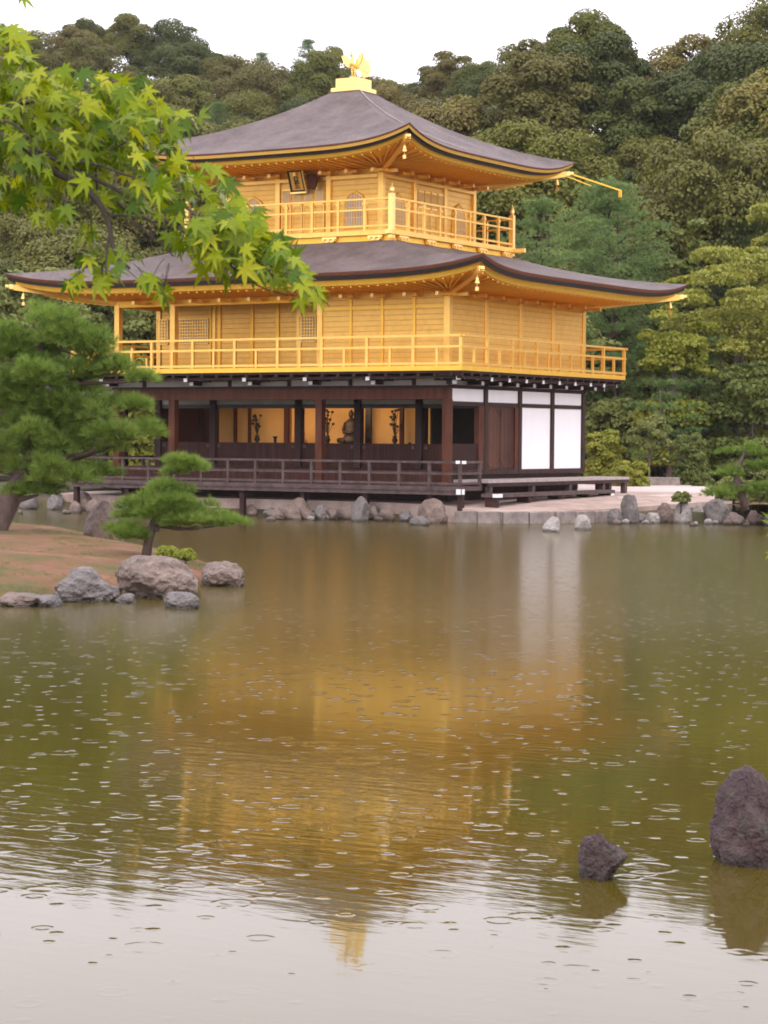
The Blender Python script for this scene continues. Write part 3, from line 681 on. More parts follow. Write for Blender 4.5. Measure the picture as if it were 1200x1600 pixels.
q = N(); x = CX+3.82; q.bar((x, CY+3.72, 8.37), (x+.35, CY+3.72, 8.37), .14, .13); q.bar((CX+3.74, CY+3.82, 8.372), (CX+3.74, CY+4.15, 8.372), .14, .13); q.bar((CX+3.74, CY-3.82, 8.372), (CX+3.74, CY-4.0, 8.372), .14, .13); P(q, 'beam_end', 'gold_bright', bevel=.01)
# name board, tilted forward under the upper eave
nb = N(); pc_ = Vector((CX-.03, CY-WH-.34, 10.12)); nrm = Vector((0, -1, -.38)).normalized(); upv = Vector((0, -.38, 1)).normalized(); rt = Vector((1, 0, 0))
nb.plate([pc_+rt*a+upv*b for a, b in ((-.29, -.36), (.29, -.36), (.29, .36), (-.29, .36))], nrm, .05); board = P(nb, 'name_board', 'black_lacquer')
nb = N(); nb.plate([pc_+nrm*.03+rt*a+upv*b for a, b in ((-.2, -.28), (.2, -.28), (.2, .28), (-.2, .28))], nrm, .012); P(nb, 'board_face', 'gold_trim', board)
nb = N()
for a, b, c, d in ((-.29, -.36, .29, -.36), (-.29, .36, .29, .36), (.29, -.36, .29, .36)): nb.bar(pc_+nrm*.04+rt*a+upv*b, pc_+nrm*.04+rt*c+upv*d, .05, .05)
P(nb, 'board_frame', 'gold_bright', board)
try:
    tcv = bpy.data.curves.new('characters', 'FONT'); tcv.body = '究\n竟\n頂'; tcv.size = .2; tcv.align_x = 'CENTER'; tcv.align_y = 'CENTER'; tcv.space_line = .8; tcv.extrude = .004; tcv.offset = .004
    to = bpy.data.objects.new('characters_tmp', tcv); COL.objects.link(to); bpy.context.view_layer.update()
    me = bpy.data.meshes.new_from_object(to.evaluated_get(bpy.context.evaluated_depsgraph_get())); bpy.data.objects.remove(to)
    mt = Matrix((rt, upv, nrm)).transposed().to_4x4(); mt.translation = pc_+nrm*.042-Vector((CX, CY, .33)); me.transform(mt); me.materials.clear(); me.materials.append(M['black_lacquer'])
    cho = bpy.data.objects.new('characters', me); COL.objects.link(cho); cho.parent = board
except Exception as ex: print('text', ex)
nb = N(); nb.plate([Vector((CX+.42+a, CY-WH-.3, 10.1+b)) for a, b in ((-.06, .18), (.24, .2), (.26, 0), (.16, -.28), (.04, -.25))], (0, 1, 0), .1); P(nb, 'board_bracket', 'wood_red', board)
# ---- finial
q = N(); q.box(CX-.55, CX+.55, CY-.55, CY+.55, 13.1, 13.17); P(q, 'roof_cap', 'bark_roof')
q = N(); q.box(CX-.52, CX+.52, CY-.52, CY+.52, 13.172, 13.30); q.box(CX-.41, CX+.41, CY-.41, CY+.41, 13.301, 13.6); fin = P(q, 'finial_pedestal', 'gold_bright', bevel=.012)
q = N(); q.ell((CX, CY, 13.62), (.15, .15, .07)); 
lr = Vector((VR.x, VR.y, 0))     # the bird faces south-west
fc = Vector((-.15, -1, 0)).normalized(); sdv = Vector((1, -.15, 0)).normalized(); C0 = Vector((CX, CY, 0))
for s in (-1, 1):
    q.tube([C0+sdv*.065*s+Vector((0, 0, 13.62)), C0+sdv*.06*s+Vector((0, 0, 13.82)), C0+sdv*.05*s+Vector((0, 0, 13.95))], [.028, .028, .05], 7)
    q.tube([C0+sdv*.065*s-fc*.08+Vector((0, 0, 13.66)), C0+sdv*.065*s+fc*.1+Vector((0, 0, 13.66))], .022, 6)
q.tube([C0-fc*.2+Vector((0, 0, 14.0)), C0-fc*.08+Vector((0, 0, 13.99)), C0+fc*.04+Vector((0, 0, 14.01)), C0+fc*.1+Vector((0, 0, 14.12)), C0+fc*.08+Vector((0, 0, 14.28)), C0+fc*.11+Vector((0, 0, 14.37)), C0+fc*.19+Vector((0, 0, 14.36)), C0+fc*.25+Vector((0, 0, 14.33))], [.05, .1, .11, .085, .045, .05, .03, .004], 9)
q.plate([C0+fc*.1+Vector((0, 0, 14.4)), C0+fc*.03+Vector((0, 0, 14.5)), C0+fc*.1+Vector((0, 0, 14.46)), C0+fc*.14+Vector((0, 0, 14.52)), C0+fc*.14+Vector((0, 0, 14.4))], sdv, .02)
P(q, 'phoenix', 'gold_bright', fin, smooth=True)
for s in (-1, 1):
    q = N(); o_ = C0+sdv*s*.08+Vector((0, 0, 14.05)); out_ = (sdv*s*.9+fc*(.15)).normalized()
    ol = [(0, -.08), (.14, -.04), (.25, .08), (.34, .34), (.28, .30), (.26, .40), (.2, .27), (.16, .34), (.1, .18), (.05, .2), (0, .1)]
    q.plate([o_+out_*a*1.15+Vector((0, 0, b_2)) for a, b_2 in ol], out_.cross(Vector((0, 0, 1))), .035); P(q, 'wing', 'gold_bright', fin)
q = N(); bk = -fc; tb = C0+bk*.16+Vector((0, 0, 14.02))
for j, (an, L) in enumerate(((38, .5), (22, .6), (8, .66), (-6, .66), (-20, .6), (-34, .48))):
    d = bk*math.cos(R_(an))+Vector((0, 0, 1))*math.sin(R_(an)); pe = Vector((0, 0, 1))*math.cos(R_(an))-bk*math.sin(R_(an)); of = sdv*(.015*(j % 2))
    q.plate([tb+of+d*a*L+pe*c for a, c in ((0, -.02), (.5, -.055), (.85, -.09), (1.0, -.03), (1.02, .03), (.85, .09), (.5, .055), (0, .02))], sdv, .025)
P(q, 'tail', 'gold_bright', fin)
# ---- annex beside the west wall
q = N()
for x, y in ((-16.6, 2.2), (-16.6, 5.2), (-13.4, 2.2), (-13.4, 5.2)): 
    o = N(); o.box(x-.09, x+.09, y-.09, y+.09, .2, 3.5); P(o, 'annex_post', 'wood_dark')
bx('annex_beam', 'wood_dark', -16.8, -12.0, 2.1, 2.3, 3.5, 3.68)
bx('annex_frieze', 'white_plaster', -16.6, -12.1, 2.16, 2.24, 3.681, 3.93)
bx('annex_deck', 'wood_grey', -17.0, -13.0, 1.9, 5.5, .9, 1.0)
q = N(); xs_ = (-17.4, -12.2); n = 10
for i in range(n):
    t0, t1 = i/n, (i+1)/n
    for (y0, y1) in ((1.5, 3.7), (5.9, 3.7)):
        f_ = lambda t: 3.95+.75*(.6*t+.4*t*t)
        ya, yb_ = y0+(y1-y0)*t0, y0+(y1-y0)*t1
        q.add([(xs_[0], ya, f_(t0)), (xs_[1], ya, f_(t0)), (xs_[1], yb_, f_(t1)), (xs_[0], yb_, f_(t1)), (xs_[0], ya, f_(t0)-.12), (xs_[1], ya, f_(t0)-.12), (xs_[1], yb_, f_(t1)-.12), (xs_[0], yb_, f_(t1)-.12)],
              [(0, 1, 2, 3), (7, 6, 5, 4), (0, 4, 5, 1), (1, 5, 6, 2), (3, 7, 4, 0)])
P(q, 'annex_roof', 'bark_roof')
# ---- wind bells under the roof corners
def bell(p, label):
    q = MB(p); x, y, z = p; k_ = .8
    q.tube([(x, y, z), (x, y, z-.1), (x, y, z-.12), (x, y, z-.2), (x, y, z-.25), (x, y, z-.28)], [.012, .012, .04, .048, .065, .072], 10)
    q.tube([(x, y, z-.3), (x, y, z-.38)], .008, 4); q.bar((x-.05, y, z-.43), (x+.05, y, z-.43), .015, .1)
    tag(q.build('wind_bell', M['gold_bright'], smooth=False), label, 'bell', 'wind bells under the roof corners')
for side, tn in ((0, 'front'), (1, 'right'), (3, 'left')):
    for rn, ptf, dz in (('lower', pt2, -.5), ('upper', pt3, -.47)):
        bell(Vector(ptf(side, 1, 0, .42, dz)), 'gold wind bell hanging under the %s corner of the %s roof' % (tn, rn))
# ---- things inside the ground floor hall
def vase(px, sc, label, dens):
    x = onY(px, 660, yb-.7).x; y = yb-.7; z = 2.16
    t_ = empty('flower_vase', (x, y, z), label, 'vase', 'flower vases on the altar'); q = MB((x, y, z))
    q.tube([(x, y, z), (x, y, z+.03), (x, y, z+.12), (x, y, z+.2), (x, y, z+.26)], [.06, .05, .10, .06, .08], 10); q.build('pot', M['bronze'], t_, smooth=True)
    r = random.Random(px); q = MB((x, y, z))
    for i in range(dens):
        a = r.uniform(0, 6.28); h = r.uniform(.25, .85)*sc; d = r.uniform(.02, .26)*sc*(1.1-.5*h)
        e = Vector((x+math.cos(a)*d, y+math.sin(a)*d, z+.25+h)); q.tube([(x, y, z+.22), ((x+e.x)/2, (y+e.y)/2, z+.25+h*.6), e], .009, 4)
        q.ell(e, (.055, .055, .045), 7, 4)
    q.build('flowers', M['petal'], t_)
vase(402, .9, 'dark flower arrangement in a vase at the left of the lit hall', 12)
vase(512, 1.0, 'flower vase half hidden behind the second pillar of the hall', 12)
vase(617, 1.0, 'flower vase at the right of the hall in front of the bare amber wall', 16)
def figure(px, h, wd, mat, label, y_):
    x = onY(px, 670, y_).x; z = 2.16; q = MB((x, y_, z)); 
    q.tube([(x, y_, z), (x, y_, z+.1*h), (x, y_, z+.22*h), (x, y_, z+.35*h), (x, y_, z+.55*h), (x, y_, z+.68*h), (x, y_, z+.76*h), (x, y_, z+.8*h)], [wd*.62, wd*.66, wd*.5, wd*.36, wd*.42, wd*.36, wd*.15, wd*.11], 14)
    q.ell((x, y_-.02, z+.89*h), (wd*.17, wd*.18, h*.12)); q.ell((x, y_, z+h*1.0), (wd*.07, wd*.07, h*.03))
    for s in (-1, 1):
        q.tube([(x+s*wd*.4, y_, z+.64*h), (x+s*wd*.52, y_-.05, z+.42*h), (x+s*wd*.2, y_-.28, z+.33*h), (x, y_-.33, z+.33*h)], [wd*.13, wd*.12, wd*.09, wd*.06], 8)
        q.tube([(x+s*wd*.15, y_, z+.1*h), (x+s*wd*.75, y_-.14, z+.1*h), (x+s*wd*.1, y_-.36, z+.08*h)], [wd*.2, wd*.17, wd*.1], 8)
    tag(q.build('seated_statue', M[mat], smooth=True), label, 'statue')
figure(549, 1.05, .5, 'statue_wood', 'dark seated statue in the middle of the lit ground floor hall', yb-.75)
figure(470, .62, .34, 'statue_robe', 'small orange robed seated statue left of the dark one in the hall', yb-.7)
for px, h in ((430, .22), (503, .16), (640, .06)):
    x = onY(px, 680, yb-.9).x; q = MB((x, yb-.9, 2.16)); q.tube([(x, yb-.9, 2.16), (x, yb-.9, 2.18), (x, yb-.9, 2.18+h*.6), (x, yb-.9, 2.16+h)], [.07, .05, .05, .09], 8)
    tag(q.build('altar_vessel', M['bronze']), {430: 'small dark vessel on the altar left of the orange statue', 503: 'small dark vessel beside the flowers at the second hall pillar', 640: 'low dark dish on the altar at the right end of the hall'}[px], 'vessel')

# ================================================================== ROCKS, ISLAND
import bmesh
def rock_mesh(seed, size, mat, origin, rz=0, sharp=.5, sub=4, flat=0., parent=None, name='rock'):
    bm = bmesh.new(); bmesh.ops.create_icosphere(bm, subdivisions=sub, radius=1)
    r = random.Random(seed); off = Vector((r.uniform(-50, 50), r.uniform(-50, 50), r.uniform(-50, 50)))
    planes = []
    for i in range(int(6+sharp*10)):
        d = Vector((r.gauss(0, 1), r.gauss(0, 1), r.gauss(0, .8))).normalized(); planes.append((d, r.uniform(.62, .92)))
    for v in bm.verts:
        p = v.co.copy()
        for d, h in planes:
            k = p.dot(d)
            if k > h: p -= d*(k-h)*min(1, .55+sharp*.45)
        n = p.normalized()
        p += n*(.16*noise.noise(n*1.3+off)+.09*noise.noise(n*3.1+off)+.06*noise.noise(n*6+off)+.035*noise.noise(n*14+off)-.03*max(0, 1-abs(noise.noise(n*3.3-off))*9))
        v.co = Vector((p.x*size[0], p.y*size[1], p.z*size[2]))
    bmesh.ops.rotate(bm, verts=bm.verts, cent=(0, 0, 0), matrix=Matrix.Rotation(rz, 3, 'Z'))
    me = bpy.data.meshes.new(name); bm.to_mesh(me); bm.free(); me.materials.append(M[mat])
    me.polygons.foreach_set('use_smooth', [sub < 5 and sharp < .6]*len(me.polygons))
    o = bpy.data.objects.new(name, me); COL.objects.link(o); o.location = origin
    return o
SC = lambda d: d/FPX
def rock(px, pyb, wpx, hpx, mat, label, seed, sharp=.5, z=0., group=None, sub=4, dep=.8, sink=.3, dist=None):
    """a rock whose foot shows at (px, pyb), wpx wide and hpx tall in the photo"""
    p = G(px, pyb, z) if dist is None else GV(px, dist, z)
    dd = (p-CAM).dot(CF); w_, h_ = wpx*SC(dd)/2, hpx*SC(dd)
    hz = h_/(2-sink*2)*1.06
    rz = -YAW
    p = p+Vector((VF.x, VF.y, 0))*w_*dep*.8
    o = rock_mesh(seed, (w_*1.12, w_*dep, hz*1.05), mat, (p.x, p.y, z+h_-hz), rz=YAW*-1 if False else -YAW*-1, sharp=sharp, sub=sub)
    return tag(o, label, 'rock', group)
# the two stones standing in the near water
rock(1176, 1354, 128, 146, 'rock_purple', 'tall purple brown boulder standing in the water at the right edge of the pond', 14, .8, sub=5, sink=.2, dep=.8)
rock(941, 1376, 86, 76, 'rock_purple', 'small pointed purple rock alone in the water left of the tall boulder', 23, 1., sub=5, sink=.15, dep=.8)
# rocks of the pine island
rock(125, 940, 124, 46, 'rock_grey', 'lichen spotted grey rock left of the broad boulder on the island shore', 31, .7, sub=5)
rock(240, 934, 156, 62, 'rock_brown', 'broad rounded brown boulder at the tip of the pine island', 37, .2, sub=5)
rock(343, 916, 88, 36, 'rock_brown', 'low brown rock at the far right point of the pine island', 41, .6, sub=5)
rock(281, 951, 66, 28, 'rock_grey', 'small pointed grey rock in the water before the broad boulder', 43, .9)
rock(160, 850, 84, 66, 'rock_brown', 'dark triangular rock behind the small pine on the island', 47, .8, z=.1)
rock(30, 948, 86, 22, 'rock_brown', 'flat brown edging stone at the left end of the island shore', 53, .6)
rock(72, 948, 60, 16, 'rock_grey', 'flat grey edging stone left of the lichen spotted rock', 59, .6)
rock(196, 942, 44, 14, 'rock_grey', 'small dark stone between the lichen spotted rock and broad boulder', 61, .6)
rock(248, 872, 26, 14, 'rock_pale', 'small pale stone beside the foot of the small pine', 67, .6, z=.2)
# shore in front of the pavilion
GS = 'stones edging the pond below the pavilion'
SH = [(45, 796, 44, 22, 'rock_grey', 'grey shore stone below the big pine at the far left'),
 (85, 797, 42, 26, 'rock_grey', 'rounded grey shore stone behind the pine island, second from left'),
 (128, 798, 46, 30, 'rock_brown', 'brown shore stone behind the pine island left of the triangular rock'),
 (186, 799, 40, 24, 'rock_brown', 'brown shore stone just left of the small pine'),
 (238, 801, 40, 24, 'rock_grey', 'grey shore stone seen behind the small pine'),
 (300, 803, 42, 26, 'rock_brown', 'low brown shore stone right of the small pine top'),
 (352, 804, 38, 26, 'rock_brown', 'round brown shore stone above the right arm of the small pine'),
 (392, 806, 30, 17, 'rock_brown', 'small brown shore stone left of the pink grey one'),
 (425, 808, 36, 16, 'rock_grey', 'low flat grey shore stone left of the mound shaped one'),
 (465, 810, 48, 32, 'rock_brown', 'mound shaped brown shore stone left of the dark dome'),
 (512, 811, 44, 18, 'rock_brown', 'low brown shore stone touching the dark dome'),
 (563, 815, 40, 38, 'rock_grey', 'dark grey dome shaped stone in front of the veranda'),
 (604, 814, 36, 20, 'rock_brown', 'low brown shore stone right of the dark dome'),
 (636, 815, 30, 18, 'rock_grey', 'low grey shore stone left of the reddish one'),
 (678, 818, 62, 38, 'rock_brown', 'large reddish shore stone under the corner of the veranda'),
 (656, 821, 36, 14, 'rock_grey', 'dark wet stone at the foot of the reddish one'),
 (716, 815, 30, 14, 'rock_grey', 'small stone at the left end of the block course'),
 (864, 831, 36, 24, 'rock_pale', 'pale rounded stone standing alone in the water before the terrace'),
 (911, 828, 30, 24, 'rock_pale', 'pale mossy stone in the water right of the round pale one'),
 (962, 818, 30, 24, 'rock_grey', 'low grey stone under the upright corner rock'),
 (985, 818, 40, 48, 'rock_grey', 'upright grey rock at the right corner of the terrace'),
 (1008, 806, 24, 24, 'rock_grey', 'round grey stone right of the upright corner rock'),
 (1020, 818, 28, 18, 'rock_pale', 'small pale stone right of the upright corner rock at the water'),
 (1040, 817, 36, 32, 'rock_brown', 'brown stone in the right bank left of the tall pale one'),
 (1068, 818, 34, 34, 'rock_pale', 'tall pale stone in the right bank below the small bush'),
 (1092, 816, 24, 28, 'rock_pale', 'oval pale stone right of the small bush'),
 (1120, 818, 48, 36, 'rock_grey', 'big dark grey stone under the low pine on the right bank'),
 (1150, 820, 34, 20, 'rock_brown', 'low brown stone below the low pine on the right bank'),
 (1180, 820, 34, 24, 'rock_brown', 'reddish stone at the right edge of the bank'),
 (1214, 822, 50, 30, 'rock_grey', 'grey stone in the bank beyond the right edge')]
for i, (px, py, w_, h_, mt, lb) in enumerate(SH):
    rock(px, py, w_*1.08, h_, mt, lb, 100+i, .5+.3*(i % 3)/2, sub=3, dep=.7, group=GS)
r = random.Random(9)
for i, px in enumerate(list(range(205, 722, 21))+list(range(120, 205, 28))+list(range(965, 1200, 16))):
    py = (813 if px > 420 else 803) if px < 900 else 817
    big = px < 722
    rock(px+r.uniform(-5, 5), py-(1 if big else 0), r.uniform(36, 56) if big else r.uniform(26, 44), r.uniform(17, 25) if big else r.uniform(12, 19), r.choice(['rock_brown', 'rock_brown', 'rock_brown', 'rock_grey']), 'low stone packed in the back row of the pond edging', 500+i, r.uniform(.3, .9), sub=3, group='low stones in the back row of the edging', dep=.5) if px < 722 else rock(px+r.uniform(-5, 5), 816, r.uniform(26, 44), r.uniform(12, 19), r.choice(['rock_brown', 'rock_grey']), 'low stone packed in the back row of the pond edging', 700+i, r.uniform(.3, .9), sub=3, group='low stones in the back row of the edging')
r = random.Random(5)
for i in range(26):
    px = r.choice([r.uniform(380, 720), r.uniform(960, 1190), r.uniform(30, 380)]); py = {True: 811, False: 801}[px > 420]+r.uniform(-1, 4)+(8 if px > 900 else 0)
    rock(px, py, r.uniform(10, 20), r.uniform(6, 10), r.choice(['rock_grey', 'rock_brown', 'rock_brown', 'rock_pale']), 'small pebble sized stone at the waterline among the larger shore stones', 300+i, .5, sub=2, group='small stones at the waterline')
# stone block course along the terrace front
q0 = Vector((.95, -1.0)); q1 = Vector((3.1, -.05)); pth = [(.9, -1.04), (2.25, -.84), (3.28, .3), (4.02, 2.45), (4.4, 5)]
k = 0
for i in range(len(pth)-1):
    a, b2 = Vector((*pth[i], 0)), Vector((*pth[i+1], 0)); L = (b2-a).length; nn = max(1, int(L/.62)); d = (b2-a)/nn
    for j in range(nn):
        q = MB((a+d*j)); q.bar(a+d*j+d*.02+Vector((0, 0, .13)), a+d*(j+1)-d*.02+Vector((0, 0, .15)), .26, .36+.03*random.random())
        o = q.build('stone_block', M['stone_block'], bevel=.02); tag(o, 'grey rectangular stone block in the course edging the terrace', 'stone block', 'blocks edging the terrace')
q = MB(G(1035, 778, .4)); p_ = GV(1036, 82, .62); q = MB(p_)
q.bar(p_-_R*.62*1.0+Vector((0, 0, .2)), p_+_R*.62+Vector((0, 0, .2)), .4, .34)
tag(q.build('stone_slab', M['stone_block'], bevel=.04), 'long low grey stone slab lying behind the gravel court', 'stone slab')
# island ground
IO = [G(px, py, 0) for px, py in ((-420, 955), (-60, 940), (60, 938), (160, 924), (240, 916), (305, 905), (345, 897), (330, 886), (290, 872), (215, 858), (150, 842), (80, 832), (-60, 824), (-420, 812))]
IC = sum(IO, Vector((0, 0, 0)))/len(IO)
poly = [(p.x, p.y) for p in IO]
def sdist(x, y):
    ins = False; dm = 1e9; n = len(poly)
    for i in range(n):
        x1, y1 = poly[i]; x2, y2 = poly[(i+1) % n]
        if (y1 > y) != (y2 > y) and x < (x2-x1)*(y-y1)/(y2-y1)+x1: ins = not ins
        dx, dy = x2-x1, y2-y1; t_ = max(0, min(1, ((x-x1)*dx+(y-y1)*dy)/(dx*dx+dy*dy))); dm = min(dm, math.hypot(x-x1-t_*dx, y-y1-t_*dy))
    return dm if ins else -dm
def isl_h(x, y):
    d = sdist(x, y); return -.35+.43*min(1, max(0, (d+.6)/.7)) + .40*(1-math.exp(-max(0, d)/1.6))+.05*noise.noise(Vector((x*.9, y*.9, 3)))
x0, x1 = min(p[0] for p in poly)-1, max(p[0] for p in poly)+1; y0, y1 = min(p[1] for p in poly)-1, max(p[1] for p in poly)+1
gx, gy = np.arange(x0, x1, .3), np.arange(y0, y1, .3); vv = np.array([(x, y, isl_h(x, y)) for y in gy for x in gx]); nx = len(gx)
ii = np.arange(len(gy)-1)[:, None]*nx+np.arange(nx-1)[None, :]
tag(np_mesh('pine_island_ground', vv, np.stack([ii, ii+1, ii+nx+1, ii+nx], -1).reshape(-1, 4), M['moss_soil'], smooth=True), kind='structure')
# near bank the photographer stands on is part of the ground sheet; right bank soil
q = MB(); pb = [G(px, py, .3) for px, py in ((1095, 800), (1130, 812), (1290, 815), (1290, 775), (1110, 772))]
vv = []; g = 20
for j in range(g+1):
    for i in range(g+1):
        a = Vector((7.0, 3.6, 0)).lerp(Vector((16, 7.8, 0)), i/g); a += Vector((-.2, 1, 0)).normalized()*j/g*9
        vv.append((a.x, a.y, .50+.22*math.sin(math.pi*min(1, j/g*1.6+.05))*min(1, i/3+.3)+.05*noise.noise(a*1.2)))
ii = np.arange(g)[:, None]*(g+1)+np.arange(g)[None, :]
tag(np_mesh('right_bank', np.array(vv), np.stack([ii, ii+1, ii+g+2, ii+g+1], -1).reshape(-1, 4), M['moss_soil'], smooth=True), kind='structure')

def grass(name, pts, n_per, L, Wd, mat, label):
    c = np.array(pts); o_ = c.mean(0); k = len(c)*n_per; C_ = np.repeat(c-o_, n_per, 0)+rng.normal(size=(k, 3))*np.array([.04, .04, 0])
    d = rng.normal(size=(k, 3))*.45; d[:, 2] = 1; a = rng.normal(size=(k, 3)); a[:, 2] = 0; a /= np.linalg.norm(a, axis=1)[:, None]; Ls = L*(.5+rng.random((k, 1)))
    v = np.stack([C_-a*Wd/2, C_+a*Wd/2, C_+d*Ls], 1).reshape(-1, 3)
    tag(np_mesh(name, v, np.arange(3*k).reshape(-1, 3), M[mat], None, o_, val=rng.random(k)), label, 'grass', kind='stuff')
gp = []
while len(gp) < 2600:
    x, y = rng.uniform(x0, x1), rng.uniform(y0, y1); sd_ = sdist(x, y)
    if sd_ > 0 and noise.noise(Vector((x*.7, y*.7, 1)))+.5*noise.noise(Vector((x*3, y*3, 4)))+(.35 if sd_ < .5 else 0) > .22: gp.append((x, y, isl_h(x, y)-.005))
grass('moss_grass', gp, 7, .035, .006, 'leaf_shrub', 'short moss and grass patches on the pine island')
gp = []
while len(gp) < 900:
    x, y = rng.uniform(6.8, 17), rng.uniform(3.4, 14)
    h_ = ground_h(x, y)
    if h_ > .15: gp.append((x, y, h_+.08))
grass('bank_grass', gp, 8, .16, .02, 'leaf_shrub', 'rough grass covering the right bank behind the shore stones')

# ================================================================== TREES
def unit(n):
    a = rng.normal(size=(n, 3)); return a/np.linalg.norm(a, axis=1)[:, None]
def cards(c, nrm, L, Wd, droop=0.):
    """rhombus leaves at c, facing nrm, length L, width Wd"""
    n = len(c); a = unit(n); t_ = np.cross(nrm, a); t_ /= np.linalg.norm(t_, axis=1)[:, None]+1e-9; b2 = np.cross(nrm, t_)
    L = np.asarray(L).reshape(-1, 1)*np.ones((n, 1)); Wd = np.asarray(Wd).reshape(-1, 1)*np.ones((n, 1))
    v = np.stack([c-t_*L/2, c-b2*Wd/2+t_*L*.05, c+t_*L/2, c+b2*Wd/2+t_*L*.05], 1).reshape(-1, 3)
    return v, np.arange(4*n).reshape(-1, 4)
def lobed(lobes, n, leaf, jit=.35, shell=.8, up=.25):
    """leaf cards over the outside of a set of lobes (cx,cy,cz,rx,ry,rz)"""
    Lb = np.array(lobes); wgt = (Lb[:, 3]*Lb[:, 5]); idx = rng.choice(len(Lb), n, p=wgt/wgt.sum())
    u = unit(n); u[:, 2] = np.where(u[:, 2] < -.35, -u[:, 2], u[:, 2])
    rad = shell+(1.08-shell)*rng.random(n)**.6
    inner = rng.random(n) < .18; rad[inner] *= rng.random(inner.sum())*.8+.1
    c = Lb[idx, :3]+u*Lb[idx, 3:6]*rad[:, None]
    nr = u+unit(n)*jit*1.6; nr[:, 2] += up; nr /= np.linalg.norm(nr, axis=1)[:, None]
    sz = leaf*(.6+.8*rng.random(n))
    v, f = cards(c, nr, sz*1.3, sz)
    lobv = rng.random(len(Lb)); val = .3*lobv[idx]+.35+.35*(rng.random(n)-.15)
    return v, f, val
def broad_lobes(R, H, nl, rmin=.28, rmax=.46, zlow=.25):
    out = []
    for i in range(nl):
        a = i*2.399+rng.random()*.5; t_ = (i+.5)/nl; ph = math.acos(1-t_*1.25) if t_*1.25 < 2 else 1.5
        rr = R*(rmin+(rmax-rmin)*rng.random()); k = .72
        out.append((math.sin(ph)*math.cos(a)*R*k, math.sin(ph)*math.sin(a)*R*k, H*(zlow+(1-zlow)*.5)+math.cos(ph)*H*.36, rr, rr, rr*.8))
    return out
def sub_lobes(lobes, k, s=.42):
    out = []
    for c in lobes:
        for j in range(k):
            u = unit(1)[0]; u[2] = abs(u[2])*.9-.1; r_ = s*(.7+.5*rng.random())
            out.append((c[0]+u[0]*c[3]*.78, c[1]+u[1]*c[4]*.78, c[2]+u[2]*c[5]*.8, c[3]*r_, c[4]*r_, c[5]*r_*.9))
    return out
def tree_obj(name, lobes, ncards, leaf, mat, trunk_h, tr, bark, label, cat, group, limbs=5, loc=(0, 0, 0), lean=(0, 0), jit=.35, base_low=0., up=.25, shell=.8):
    root = empty(name, loc, label, cat, group)
    q = MB(); top = Vector((lean[0], lean[1], trunk_h))
    pts = [Vector((0, 0, -.4-base_low)), Vector((lean[0]*.2, lean[1]*.2, trunk_h*.3)), Vector((lean[0]*.6+.1*tr, lean[1]*.6, trunk_h*.65)), top]
    q.tube(pts, [tr*1.35, tr, tr*.75, tr*.35], 8)
    sel = sorted(range(len(lobes)), key=lambda i: -lobes[i][3])[:limbs]
    for i in sel:
        c = Vector(lobes[i][:3]); s0 = pts[1].lerp(pts[3], .3+.6*random.random()); m_ = s0.lerp(c, .5)+Vector((0, 0, -.1*trunk_h*random.random()))
        q.tube([s0, m_, c], [tr*.45, tr*.28, tr*.1], 6)
    q.build('trunk', M[bark], root, smooth=True)
    v, f, val = lobed(lobes, ncards, leaf, jit, up=up, shell=shell)
    np_mesh('crown', v, f, M[mat], root, val=val)
    return root
def needles(c, d, n_per, L, Wd, spread=.9, upb=.3):
    """tufts of needles: c (n,3) tuft points, d (n,3) tuft directions"""
    n = len(c); C_ = np.repeat(c, n_per, 0); D_ = np.repeat(d, n_per, 0)+unit(n*n_per)*spread; D_[:, 2] += upb; D_ /= np.linalg.norm(D_, axis=1)[:, None]
    a = np.cross(D_, unit(len(D_))); a /= np.linalg.norm(a, axis=1)[:, None]
    Ls = L*(.7+.6*rng.random((len(D_), 1)))
    v = np.stack([C_-a*Wd/2, C_+a*Wd/2, C_+D_*Ls], 1).reshape(-1, 3)
    return v, np.arange(3*len(C_)).reshape(-1, 3)
def pine_pads(pads, dens, n_per, L, Wd, spread=.9):
    vs, fs, vals = [], [], []; o_ = 0
    for (x, y, z, rx, ry, rz) in pads:
        n = max(6, int(dens*rx*ry)); u = unit(n); rad = rng.random(n)**.45; u[:, 2] = np.abs(u[:, 2])*1.3-.35
        c = np.array([x, y, z])+u*np.array([rx, ry, rz])*rad[:, None]
        v, f = needles(c, u*np.array([1, 1, .6])+np.array([0, 0, .3]), n_per, L, Wd, spread)
        vs.append(v); fs.append(f+o_); o_ += len(v); pv = rng.random()
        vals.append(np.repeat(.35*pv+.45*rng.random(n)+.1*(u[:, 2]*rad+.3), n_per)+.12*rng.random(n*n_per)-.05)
    return np.concatenate(vs), np.concatenate(fs), np.clip(np.concatenate(vals), 0, 1)
